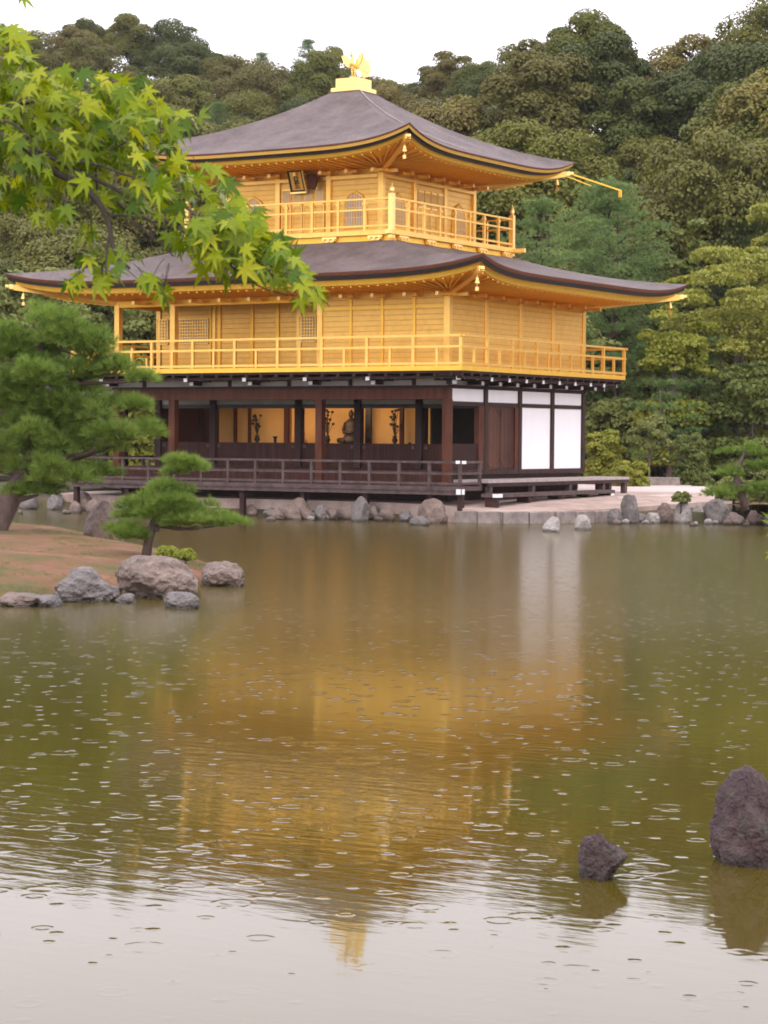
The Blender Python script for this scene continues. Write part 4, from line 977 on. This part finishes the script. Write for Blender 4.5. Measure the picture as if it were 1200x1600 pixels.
# ---- hillside forest
GH = 'trees of the forest covering the hillside'
LH = 'dark green broadleaf evergreen tree in the dense forest covering the hillside'
protos = []
for i in range(7):
    R = 3.6+.5*(i % 3); H = 8.5+.6*(i % 4); lb = broad_lobes(R, H, 10+i % 4); lb = lb+[(0, 0, H*.6, R*.72, R*.72, H*.3)]; lb = lb+sub_lobes(lb, 7, .36)
    protos.append(tree_obj('forest_tree', lb, 29000, .14, 'leaf_hill', H*.62, .24, 'bark_grey', LH, 'tree', GH, 5, (0, 0, 0), (random.uniform(-.6, .6), random.uniform(-.6, .6)), base_low=1.5, jit=.42))
def conifer(name, H, R, mat, label, group, n_wh=11, z0=.3, dens=30, L=.17, Wd=.03, npr=9, crook=.2, cone=.55, tr=.16):
    root = empty(name, (0, 0, 0), label, 'pine tree', group); q = MB(); pts = []; ra = []
    for i in range(8):
        t_ = i/7; pts.append(Vector((crook*math.sin(t_*5), crook*math.cos(t_*4)-crook, -.5+t_*(H*.96+.5)))); ra.append(tr*(1-.82*t_))
    q.tube(pts, ra, 8); pads = []
    for w_ in range(n_wh):
        t_ = z0+(1-z0)*(w_/(n_wh-1))*.97; z = H*t_; rr = R*(1-cone*((t_-z0)/(1-z0)))*random.uniform(.75, 1.1)
        if w_ >= n_wh-2: rr *= .5
        nb_ = random.choice([3, 4, 5]); a0 = random.random()*6.28
        for k in range(nb_):
            a = a0+k*6.283/nb_+random.uniform(-.3, .3); l_ = rr*random.uniform(.7, 1.1)
            e = Vector((math.cos(a)*l_, math.sin(a)*l_, z+.1*l_)); s0 = Vector((0, 0, z-.05*H)); q.tube([s0, s0.lerp(e, .5)+Vector((0, 0, .03*H)), e], [tr*.28, tr*.18, tr*.06], 5)
            for m_ in range(3):
                f_ = .45+.27*m_; p = s0.lerp(e, f_)+Vector((random.uniform(-.2, .2), random.uniform(-.2, .2), .12)); s_ = R*.24*random.uniform(.8, 1.3); pads.append((p.x, p.y, p.z, s_, s_, s_*.42))
    pads.append((0, 0, H*.97, R*.16, R*.16, R*.3))
    q.build('trunk', M['bark_pine'], root, smooth=True)
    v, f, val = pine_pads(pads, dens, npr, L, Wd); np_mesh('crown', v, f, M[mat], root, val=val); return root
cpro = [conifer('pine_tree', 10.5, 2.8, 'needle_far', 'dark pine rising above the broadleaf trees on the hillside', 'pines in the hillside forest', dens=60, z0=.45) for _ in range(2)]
used = [False]*len(protos)
def put(pr, loc, sc, rz, first):
    o = pr if first else copy_tree(pr)
    o.location = loc; o.scale = (sc[0], sc[1], sc[2]) if hasattr(sc, '__len__') else (sc, sc, sc); o.rotation_euler = (0, 0, rz); return o
rh = random.Random(17); cnt = 0
d = 80.
rows = []
while d < 262:
    spc = 4.4+(d-80)*.012
    px = -190+rh.uniform(0, 40)
    while px < 1390:
        dc, d0 = itp(DC, px), itp(D0, px)
        dd = d+rh.uniform(-2, 2)
        if d0-2 < dd < dc+5: rows.append((px, dd))
        px += spc*FPX/dd*rh.uniform(.9, 1.25)
    d += spc*.98*(1 if d < 150 else 1.15)
SP = []
def elev(px, dd):
    p = GV(px, dd); return hill(p.x, p.y)
for px, dd in rows:
    if 230 < px < 900 and dd < 118: continue           # hidden behind the pavilion
    SP.append((px, dd))
rid = []
px = -150.
while px < 1380: rid.append((px, itp(DC, px)+rh.uniform(-2, 1))); px += 4.2*FPX/itp(DC, px)*rh.uniform(.8, 1.15)
rh.shuffle(SP); SP = SP[:296-len(rid)]+rid
print('forest trees', len(SP))
cu = [False, False]
for i, (px, dd) in enumerate(SP):
    p = GV(px, dd); z = hill(p.x, p.y); far = dd > itp(DC, px)-9
    if rh.random() < ((.3 if 390 < px < 520 else 0) if far else .06):
        k = rh.randrange(2); put(cpro[k], (p.x, p.y, z-.2), rh.uniform(.6, .85), rh.uniform(0, 6.28), not cu[k]); cu[k] = True; continue
    k = rh.randrange(len(protos)); s = rh.uniform(.62, 1.12)*(1 if dd < 170 else .95)*(1.0 if not far else .85)
    put(protos[k], (p.x, p.y, z-.5), (s*rh.uniform(.9, 1.15), s*rh.uniform(.9, 1.15), s*rh.uniform(.85, 1.1)), rh.uniform(0, 6.28), not used[k]); used[k] = True
for k, u_ in enumerate(used):
    if not u_: p = GV(200+k*90, 190); protos[k].location = (p.x, p.y, hill(p.x, p.y))
for k, u_ in enumerate(cu):
    if not u_: p = GV(470+k*90, 205); cpro[k].location = (p.x, p.y, hill(p.x, p.y))

# ---- trees of the garden behind the pavilion
def place(px, ytop, wpx, dist, fn, base=None):
    """fn(H, R) builds the tree at the origin; put it at px, depth dist, top showing at ytop"""
    if px > 880 and 66 < dist < 90: dist += 11
    p = GV(px, dist); z = hill(p.x, p.y) if base is None else base
    H = (684-ytop)/FPX*dist+CAM.z-z; R = wpx/FPX*dist/2; o = fn(H, R); o.location = (p.x, p.y, z); o.rotation_euler = (0, 0, random.uniform(0, 6.28)); return o
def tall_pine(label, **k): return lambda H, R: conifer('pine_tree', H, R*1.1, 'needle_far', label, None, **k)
def crown_tree(label, mat, nl=10, n=9000, leaf=.16, flatz=1., name='garden_tree', cat='tree', zlow=.3, bark='bark_grey', sub=5, jit=.5, shell=.75, rmn=.24, rmx=.42):
    def f(H, R):
        lb = broad_lobes(R, H, nl, rmn, rmx, zlow); lb = lb+[(0, 0, H*(.5+zlow*.4), R*.68, R*.68, H*(1-zlow)*.36)]; lb = lb+sub_lobes(lb, sub)
        if zlow <= .15: lb += [(math.cos(a_)*R*.55, math.sin(a_)*R*.55, H*z_, R*.42, R*.42, H*.2) for z_ in (.12, .3) for a_ in np.arange(0, 6.2, 1.05)+z_*3]
        lb = [(a, b2, c, r1_, r2_, r3_*flatz) for a, b2, c, r1_, r2_, r3_ in lb]
        return tree_obj(name, lb, int(n*1.35), leaf, mat, H*.66, max(.04, H*.018), bark, label, cat, None, 6, jit=jit, shell=shell)
    return f
place(947, 292, 215, 84, tall_pine('tall straight blue green pine rising behind the lower roof at right', n_wh=12, z0=.42, dens=85, cone=.5))
place(840, 318, 150, 88, tall_pine('blue green pine beside the upper balcony, left of the tallest one', n_wh=10, z0=.4, dens=85))
place(1090, 535, 150, 77, tall_pine('young pine with layered branches in front of the golden tree', n_wh=8, z0=.25, dens=95, cone=.4))
place(960, 560, 130, 80, tall_pine('dark low pine just right of the gold balcony end', n_wh=8, z0=.2, dens=95, cone=.4))
place(1040, 600, 120, 75, tall_pine('small dark pine behind the round clipped tree', n_wh=7, z0=.25, dens=95, cone=.35))
place(1150, 360, 260, 79, crown_tree('large tree turning golden green behind the right bank', 'leaf_gold', 13, 26000, .12, .45, jit=.8, zlow=.12))
place(1250, 300, 230, 84, crown_tree('pale golden tree cut by the right edge of the photo', 'leaf_gold', 12, 18000, .12, .45, jit=.8))
place(1052, 408, 130, 76, crown_tree('bright lime green maple behind the tip of the lower roof', 'leaf_light', 11, 12000, .13, .4, jit=.8, zlow=.15))
place(1000, 500, 130, 86, crown_tree('mid green tree filling the gap between pine trunk and lime maple', 'leaf_shrub', 12, 10000, .15, .6, jit=.7, zlow=.1))
place(1175, 560, 170, 76, crown_tree('dark green maple under the golden tree at right', 'leaf_shrub', 12, 12000, .13, .45, jit=.8, zlow=.12))
place(1075, 300, 100, 96, crown_tree('olive tree at the foot of the slope above the lime maple', 'leaf_shrub', 12, 9000, .17, .6, jit=.7, zlow=.1))
place(900, 470, 150, 92, crown_tree('dark shade tree behind the right gold balcony', 'leaf_shrub', 12, 9000, .17, .7, jit=.6, zlow=.05))
place(1010, 400, 160, 98, crown_tree('dark green tree at the slope foot behind the tall pine', 'leaf_shrub', 12, 9000, .17, .7, jit=.6, zlow=.05))
place(945, 664, 70, 72, crown_tree('rounded yellow green shrub right of the white wall panels', 'leaf_light', 9, 7000, .08, .9, 'shrub', 'shrub', .05))
place(920, 690, 60, 73, crown_tree('grey green shrub touching the corner of the white wall', 'leaf_shrub', 9, 6000, .08, .9, 'shrub', 'shrub', .05))
place(1015, 664, 72, 71, crown_tree('round clipped evergreen on thin stems near the gravel court', 'leaf_shrub', 10, 8000, .07, .8, 'shrub', 'shrub', .5, rmn=.3, rmx=.45))
place(985, 716, 66, 69, crown_tree('low bright green bush behind the end of the side platform', 'leaf_light', 9, 6000, .07, .8, 'shrub', 'shrub', .0))
place(1082, 670, 62, 72, crown_tree('soft green shrub left of the wooden fence', 'leaf_shrub', 9, 7000, .07, .9, 'shrub', 'shrub', .1))
place(1098, 735, 34, 70, crown_tree('small dark bush at the foot of the soft green shrub', 'leaf_shrub', 7, 3000, .06, .8, 'shrub', 'shrub', .0))
place(1140, 672, 60, 76, crown_tree('loose olive shrub standing behind the wooden fence', 'leaf_shrub', 9, 6000, .08, .9, 'shrub', 'shrub', .1))
place(1190, 664, 74, 77, crown_tree('clipped green shrub behind the fence at the right edge', 'leaf_light', 9, 7000, .08, .7, 'shrub', 'shrub', .1))
place(1148, 738, 60, 64, crown_tree('loose green bush right of the gravel court behind the low pine', 'leaf_shrub', 9, 6000, .07, .8, 'shrub', 'shrub', .0))
place(1205, 728, 70, 62, crown_tree('green bush at the right edge behind the low pine', 'leaf_shrub', 9, 6000, .07, .8, 'shrub', 'shrub', .0))
place(1066, 764, 32, 63, crown_tree('tiny bush growing among the stones of the right bank', 'leaf_shrub', 6, 1600, .05, .7, 'shrub', 'shrub', .0))
place(960, 610, 150, 90, crown_tree('deep green tree under the dark pine beyond the white wall', 'leaf_shrub', 12, 9000, .15, .7, jit=.6, zlow=.0))
place(1100, 620, 180, 88, crown_tree('dark hedge like tree behind the round shrubs', 'leaf_shrub', 12, 9000, .15, .7, jit=.6, zlow=.0))
place(1240, 620, 150, 86, crown_tree('dark hedge like tree beyond the right edge', 'leaf_shrub', 12, 8000, .15, .7, jit=.6, zlow=.0))
# left of the pavilion
place(60, 400, 190, 96, crown_tree('dark green tree behind the left tip of the lower roof', 'leaf_shrub', 13, 10000, .18, .7, jit=.6, zlow=.1))
place(205, 520, 90, 84, crown_tree('bright green tree seen through the open left bay of the balcony', 'leaf_light', 10, 8000, .14, .6, jit=.7, zlow=.0))
place(180, 450, 150, 94, crown_tree('olive tree seen through the open bay above the bright green one', 'leaf_shrub', 12, 9000, .17, .7, jit=.6, zlow=.1))
place(-60, 380, 200, 92, crown_tree('dark tree beyond the left edge behind the big pine', 'leaf_shrub', 12, 9000, .18, .7, jit=.6, zlow=.1))
place(110, 600, 200, 88, crown_tree('green shrubbery tree low behind the annex roof', 'leaf_shrub', 12, 8000, .15, .7, jit=.6, zlow=.0))
place(-30, 560, 180, 86, crown_tree('green tree low at the left edge behind the big pine', 'leaf_shrub', 12, 8000, .15, .7, jit=.6, zlow=.0))
# wooden fence on the right
fr = empty('wooden_fence', GV(1120, 88, .6), 'low pale wooden rail fence running behind the right bank', 'fence'); fo = GV(1120, 88, .6)
fa, fb = GV(1035, 89, .6), GV(1340, 86, .6)
for z, th in ((1.15, .09), (.72, .07), (.4, .07)):
    q = MB(fo); q.bar(fa+Vector((0, 0, z)), fb+Vector((0, 0, z)), .05, th); q.build('rail', M['fence_wood'], fr)
for i in range(8):
    p = fa.lerp(fb, i/7)+Vector((VF.x, VF.y, 0))*.07; q = MB(fo); q.tube([p, p+Vector((0, 0, 1.25))], .05, 6); q.build('fence_post', M['bark_grey'], fr)

# ---- the pines near the water
def garden_pine(loc, trunk, rads, branches, pads, label, dens, npr, L, Wd):
    root = empty('garden_pine', loc, label, 'pine tree'); q = MB(); q.tube(trunk, rads, 10)
    q.build('trunk', M['bark_pine'], root, smooth=True)
    for b2 in branches:
        q = MB(); q.tube(*b2, 7); q.build('branch', M['bark_pine'], root, smooth=True)
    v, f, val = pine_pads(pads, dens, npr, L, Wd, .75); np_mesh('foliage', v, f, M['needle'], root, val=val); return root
def local_pine(bpx, bpy_, z, trunk_px, rad_px, pads_px, label, dens, npr, L, Wd, depth=1.0):
    base = G(bpx, bpy_, z); dd = (base-CAM).dot(CF); s = dd/FPX
    def wp(px, py, k=0.): return V(px, py, dd+k)-base
    tr = [wp(*t_) for t_ in trunk_px]; pads = []; br = []; r = random.Random(bpx)
    for (px, py, rw, rh_, k, ti) in pads_px:
        c = wp(px, py, k); rr = rw*s
        m_ = max(1, int(rw/26)); 
        for i in range(m_*3):
            a = r.uniform(0, 6.28); q_ = r.random()**.5*.75; off = _R*(math.cos(a)*rr*q_)+Vector((VF.x, VF.y, 0))*(math.sin(a)*rr*q_*depth)+Vector((0, 0, r.uniform(-.5, .5)*rh_*s*1.0))
            f_ = 1/math.sqrt(m_)*r.uniform(.5, .8); pads.append((c.x+off.x, c.y+off.y, c.z+off.z, rr*f_, rr*f_, rh_*s*r.uniform(.45, .75)))
        t0 = tr[ti]; c2 = c-Vector((0, 0, rh_*s*.4)); br.append(([t0, t0.lerp(c2, .5)+Vector((r.uniform(-.1, .1), r.uniform(-.1, .1), -.08)), c2], [rad_px[ti]*s*.5, rad_px[ti]*s*.3, rad_px[ti]*s*.1]))
    return garden_pine(base, tr, [x*s for x in rad_px], br, pads, label, dens, npr, L, Wd)
local_pine(-22, 852, .1, [(-22, 870), (-8, 825), (18, 775), (48, 730, .2), (62, 660, .3), (58, 590, .2), (66, 520, .1), (70, 480)], [24, 20, 17, 15, 13, 11, 7, 4],
 [(70, 505, 62, 34, 0, 7), (10, 545, 70, 40, .3, 6), (125, 545, 66, 34, -.2, 6), (60, 590, 80, 36, -.5, 5), (175, 575, 56, 24, .2, 5), (215, 590, 34, 16, 0, 5), (0, 630, 60, 36, .2, 4), (110, 640, 84, 34, -.3, 4), (190, 632, 50, 24, 0, 4), (45, 690, 80, 38, -.5, 3),
  (150, 690, 72, 30, -.3, 3), (215, 672, 46, 26, .1, 3), (85, 735, 80, 30, -.2, 3), (0, 725, 60, 34, .3, 3), (150, 735, 40, 22, 0, 3), (60, 768, 46, 14, -.2, 2), (-60, 600, 70, 46, 0, 5), (-70, 690, 70, 40, 0, 4), (30, 765, 30, 10, 0, 2), (60, 545, 90, 40, 0, 6), (110, 590, 90, 40, .4, 5), (60, 660, 100, 40, .5, 4)],
 'large layered pine leaning over the left end of the island', 420, 18, .19, .011)
local_pine(228, 868, .3, [(228, 872), (232, 845), (240, 820), (252, 790, .05), (262, 760), (268, 735), (272, 722)], [8, 7, 7, 6, 4.5, 3, 2],
 [(275, 728, 39, 16, 0, 6), (285, 738, 27, 12, .05, 5), (250, 757, 34, 16, -.05, 4), (290, 775, 34, 19, .1, 4), (245, 790, 50, 22, 0, 3), (300, 792, 34, 17, -.1, 3), (215, 800, 41, 20, .1, 3), (250, 815, 57, 22, -.15, 2), (310, 815, 50, 17, 0, 2), (350, 815, 43, 14, .1, 2), (265, 770, 40, 22, 0, 4), (230, 835, 40, 12, 0, 1), (275, 800, 60, 20, .05, 3), (210, 825, 34, 16, 0, 2)],
 'small layered pine growing between the rocks at the island tip', 1300, 13, .13, .007)
local_pine(1165, 790, .6, [(1165, 798), (1160, 775), (1150, 750), (1155, 725), (1165, 705)], [7, 6, 5, 3.5, 2],
 [(1165, 705, 44, 12, 0, 4), (1130, 742, 34, 12, 0, 3), (1190, 732, 50, 14, .1, 3), (1125, 768, 34, 12, 0, 2), (1170, 765, 50, 12, -.1, 2), (1225, 760, 44, 14, .1, 2)],
 'low spreading pine on the right bank above the stones', 330, 14, .15, .013)
def island_bush(px, py, w_, h_, mat, label, seed, leaf=.045, n=1800):
    p = G(px, py, .25); s = (p-CAM).dot(CF)/FPX; lb = broad_lobes(w_*s/2, h_*s, 7, .3, .5, .0)
    o = tree_obj('bush', lb, n, leaf, mat, h_*s*.4, .02, 'bark_grey', label, 'bush', None, 4, p, jit=.6)
island_bush(262, 882, 40, 26, 'leaf_light', 'bright green bush behind the broad boulder at the island tip', 1)
island_bush(290, 884, 34, 24, 'leaf_light', 'yellow green bush between the boulder and the far right island rock', 2)
# weeds among the shore stones
rw = random.Random(3)
for i in range(18):
    px = [415, 440, 490, 590, 622, 655, 700, 770, 800, 905, 1030, 1095, 400, 535, 610, 740, 1000, 1135][i]; p = G(px, 803+(4 if px > 420 else 0)+(4 if px > 900 else 0), .02); s = (p-CAM).dot(CF)/FPX
    n = 260; a = rng.random(n)*6.28; rr = rng.random(n)*rw.uniform(6, 13)*s; c = np.stack([np.cos(a)*rr, np.sin(a)*rr, rng.random(n)*.10], 1)
    v, f = needles(c, np.tile([0, 0, 1.], (n, 1)), 2, .14, .016, .6); o = np_mesh('weed_tuft', v, f, M['leaf_shrub'], None, p, val=rng.random(len(f)))
    tag(o, 'green weed tuft growing between the shore stones at the waterline', 'weeds', 'weeds between the shore stones')

# ================================================================== NEAR MAPLES
def leaf_template():
    """palmate leaf with seven pointed lobes; tip along +y, face along +z, unit width about 1"""
    lob = [(-128, .34), (-88, .56), (-45, .80), (0, 1.0), (45, .80), (88, .56), (128, .34)]
    pts = [(0, -.03, 0)]
    vs = [(0, 0, 0)]; out = []
    for i, (a, L) in enumerate(lob):
        a = R_(a); d = (math.sin(a), math.cos(a)); n_ = (math.cos(a), -math.sin(a)); w_ = .075*L+.04
        if i == 0: out.append((d[0]*.12-n_[0]*.06, d[1]*.12-n_[1]*.06))
        out.append((d[0]*L*.52-n_[0]*w_, d[1]*L*.52-n_[1]*w_)); out.append((d[0]*L, d[1]*L)); out.append((d[0]*L*.52+n_[0]*w_, d[1]*L*.52+n_[1]*w_))
        if i < 6:
            b2 = R_((lob[i][0]+lob[i+1][0])/2); k = .24*(L+lob[i+1][1])/1.6+.05; out.append((math.sin(b2)*k, math.cos(b2)*k))
    a = R_(128); out.append((math.sin(a)*.12, math.cos(a)*.12-.05))
    P2 = np.array([(0, 0)]+out); r = np.linalg.norm(P2, axis=1)
    ang = np.arctan2(P2[:, 0], P2[:, 1]); z = -.16*r**2+.05*np.abs(np.sin(ang*4))*r
    T = np.column_stack([P2, z])*.56; n = len(out)
    F = np.array([(0, i, i+1) for i in range(1, n)]+[(0, n, 1)])[:, ::-1]
    return T, F
LT, LF = leaf_template()
def leaves(cent, size, tipdir, nrm, cup=None):
    n = len(cent); t_ = tipdir/np.linalg.norm(tipdir, axis=1)[:, None]; nn = nrm-(nrm*t_).sum(1)[:, None]*t_; nn /= np.linalg.norm(nn, axis=1)[:, None]; x = np.cross(t_, nn)
    T = np.tile(LT, (n, 1, 1)); cupv = (.4+1.8*rng.random(n))[:, None]; T[:, :, 2] *= cupv; T[:, :, 0] *= (.85+.25*rng.random(n))[:, None]
    v = cent[:, None, :]+(T[:, :, 0:1]*x[:, None, :]+T[:, :, 1:2]*t_[:, None, :]+T[:, :, 2:3]*nn[:, None, :])*size[:, None, None]
    f = (LF[None]+(np.arange(n)*len(LT))[:, None, None]).reshape(-1, 3)
    return v.reshape(-1, 3), f
def inside(poly, x, y):
    ins = False; n = len(poly)
    for i in range(n):
        x1, y1 = poly[i]; x2, y2 = poly[(i+1) % n]
        if (y1 > y) != (y2 > y) and x < (x2-x1)*(y-y1)/(y2-y1)+x1: ins = not ins
    return ins
def npv(v): return np.array([v.x, v.y, v.z])
def maple(base, trunk, limbs, regions, extra, label, depth, spread, sz):
    root = empty('maple_tree', base, label, 'maple tree'); q = MB(base); q.tube([Vector(p) for p in trunk[0]], trunk[1], 12); q.build('trunk', M['bark_maple'], root, smooth=True)
    samples = []
    for pts, r0, r1, k in limbs:
        P3 = [V(p[0], p[1], depth+k) if len(p) == 2 else Vector(p) for p in pts]
        # smooth the polyline
        S3 = []
        for i in range(len(P3)-1):
            a, b2 = P3[i], P3[i+1]; p0 = P3[max(0, i-1)]; p3 = P3[min(len(P3)-1, i+2)]
            for j in range(5):
                t_ = j/5; S3.append(.5*((2*a)+(b2-p0)*t_+(2*p0-5*a+4*b2-p3)*t_*t_+(3*a-p0-3*b2+p3)*t_**3))
        S3.append(P3[-1]); S3 = [p+Vector((noise.noise(p*9), noise.noise(p*9+Vector((5, 0, 0))), noise.noise(p*9+Vector((0, 7, 0)))))*.006 for p in S3]
        rad = list(np.linspace(r0, r1, len(S3))); q = MB(base); q.tube(S3, rad, 7); q.build('branch', M['bark_maple'], root, smooth=True)
        samples += S3
    C = []; ZD = []
    for poly, n, kk in regions:
        xs_ = [p[0] for p in poly]; ys_ = [p[1] for p in poly]; c = 0; tries = 0
        while c < n and tries < 200000:
            tries += 1; x, y = rng.uniform(min(xs_), max(xs_)), rng.uniform(min(ys_), max(ys_))
            if inside(poly, x, y): C.append(npv(V(x, y, depth+rng.normal()*spread+kk))); c += 1
    for x, y, k in extra: C.append(npv(V(x, y, depth+k)))
    C = np.array(C); n = len(C)
    SA = np.array([npv(s) for s in samples])
    near = np.array([SA[np.argmin(((SA-c)**2).sum(1))] for c in C])
    rt_, vf, up = npv(_R), np.array([VF.x, VF.y, 0]), np.array([0, 0, 1.])
    away = C-near; away /= np.linalg.norm(away, axis=1)[:, None]+1e-6
    tip = -up[None]*.9+rt_[None]*.5+away*.5+rng.normal(size=(n, 3))*.5
    nr = -vf[None]*.5+up[None]*.75+rng.normal(size=(n, 3))*.5
    size = sz*(.75+.5*rng.random(n))
    v, f = leaves(C, size, tip, nr)
    lv = np.clip(.45+.24*rng.normal(size=n), 0, 1); np_mesh('leaves', v-np.array(base), f, M['leaf_maple'], root, val=np.repeat(lv, len(LF)))
    # stalks
    q = MB(base); tn = tip/np.linalg.norm(tip, axis=1)[:, None]
    for i in range(n):
        a = Vector(C[i]); d = Vector(near[i])-a; L = min(.05, d.length); d.normalize(); b2 = a-Vector(tn[i])*.02+d*L*.8
        q.tube([a, (a+b2)/2-Vector(tn[i])*.006, b2], .0009, 3, cap=False)
    tag(q.build('leaf_stalks', M['bark_maple'], root), kind='stuff')
    return root
tb = V(-700, 1100, 4.5); base = Vector((tb.x, tb.y, ground_h(tb.x, tb.y)-.1))
D_ = 4.4
e0 = V(-20, 207, D_)
trk = ([base, base+Vector((.03, .02, .9)), base.lerp(e0, .25)+Vector((0, 0, .8)), V(-260, 150, D_)+Vector((0, 0, .1))], [.12, .1, .08, .03])
limbs = [([tuple(trk[0][3]), (-120, 185), (-10, 212), (40, 228), (88, 268), (142, 304), (168, 338), (176, 380), (187, 403), (204, 420)], .011, .003, 0),
 ([(0, 212), (65, 234), (117, 268), (182, 299), (225, 325), (278, 355)], .0065, .0025, .0),
 ([(169, 299), (190, 325), (243, 347), (300, 352), (350, 380)], .0035, .0015, .03),
 ([(87, 251), (152, 260), (204, 277), (234, 281), (280, 300)], .0035, .0015, -.04),
 ([(-20, 172), (0, 167), (35, 164), (65, 158), (110, 150)], .004, .0015, .05),
 ([(-20, 182), (5, 187), (26, 195), (52, 217), (90, 215)], .003, .0012, -.05),
 ([(165, 338), (200, 338), (243, 347)], .003, .0015, 0), ([(208, 347), (243, 373), (270, 400)], .0028, .0012, 0), ([(170, 370), (165, 420), (168, 435)], .0025, .0012, 0),
 ([(152, 300), (150, 250), (165, 205)], .0028, .0012, .06), ([(243, 300), (300, 330), (370, 385), (430, 430)], .003, .0012, -.06), ([(120, 268), (200, 220), (270, 205)], .003, .0012, .08),
 ([(40, 228), (80, 150), (130, 130)], .003, .0012, .1), ([(278, 355), (340, 400), (400, 445), (450, 460)], .0022, .0012, 0)]
R1 = [(-60, 35), (25, 32), (62, 78), (110, 105), (175, 112), (232, 122), (262, 165), (322, 176), (318, 190), (286, 205), (282, 246), (340, 262), (372, 300), (418, 335), (448, 372), (470, 410), (500, 445), (508, 462), (470, 472), (430, 455), (400, 432), (350, 425), (318, 425), (285, 410), (262, 365), (235, 330), (185, 330), (150, 318), (110, 300), (60, 318), (25, 310), (-60, 320)]
R2 = [(120, 345), (180, 360), (225, 410), (262, 445), (262, 468), (225, 450), (190, 435), (110, 455), (98, 430), (110, 395)]
R3 = [(30, 305), (110, 315), (112, 345), (80, 352), (35, 335)]
R4 = [(-60, 36), (20, 36), (55, 110), (130, 130), (220, 150), (240, 250), (150, 280), (60, 250), (-60, 260)]
R5 = [(300, 330), (380, 330), (450, 390), (495, 448), (430, 440), (340, 410), (290, 380)]
maple(base, trk, limbs, [(R1, 520, .1), (R4, 300, .12), (R5, 210, 0), (R2, 30, 0), (R3, 10, 0)],
      [(120, 438, -.1), (228, 446, 0), (255, 452, .05), (470, 468, 0), (495, 452, 0), (12, -8, .2), (34, -6, .2), (350, 428, 0), (318, 418, -.05), (150, 392, 0)],
      'maple branch of bright yellow green leaves reaching in from the upper left', D_, .14, .073)
tb = V(2050, 1250, 5.5); base2 = Vector((tb.x, tb.y, ground_h(tb.x, tb.y)-.1))
trk2 = ([base2, base2+Vector((0, 0, 1.)), V(1500, 760, 5.5)], [.08, .06, .02])
maple(base2, trk2, [([tuple(trk2[0][2]), (1380, 790), (1290, 830), (1230, 850), (1203, 880)], .008, .002, 0), ([(1290, 830), (1240, 900), (1212, 935)], .003, .0012, 0)],
      [([(1206, 815), (1330, 770), (1330, 960), (1218, 948)], 44, 0)], [(1203, 838, 0), (1206, 862, 0), (1212, 950, 0)], 'bright green maple twigs poking in at the right edge of the photo', 5.5, .12, .075)


# ================================================================== RAIN HAZE
HD = .00012
if HD > 0:
    hz = MB(); hz.box(-180, 260, -90, 330, -2.5, 75)
    t = NT('haze'); pv = t.n('VolumePrincipled'); pv.inputs['Color'].default_value = (.93, .90, .93, 1); pv.inputs['Density'].default_value = HD; t.l(pv.outputs[0], t.out.inputs['Volume'])
    tag(hz.build('haze', t.m), kind='stuff')
    S.cycles.volume_step_rate = 10
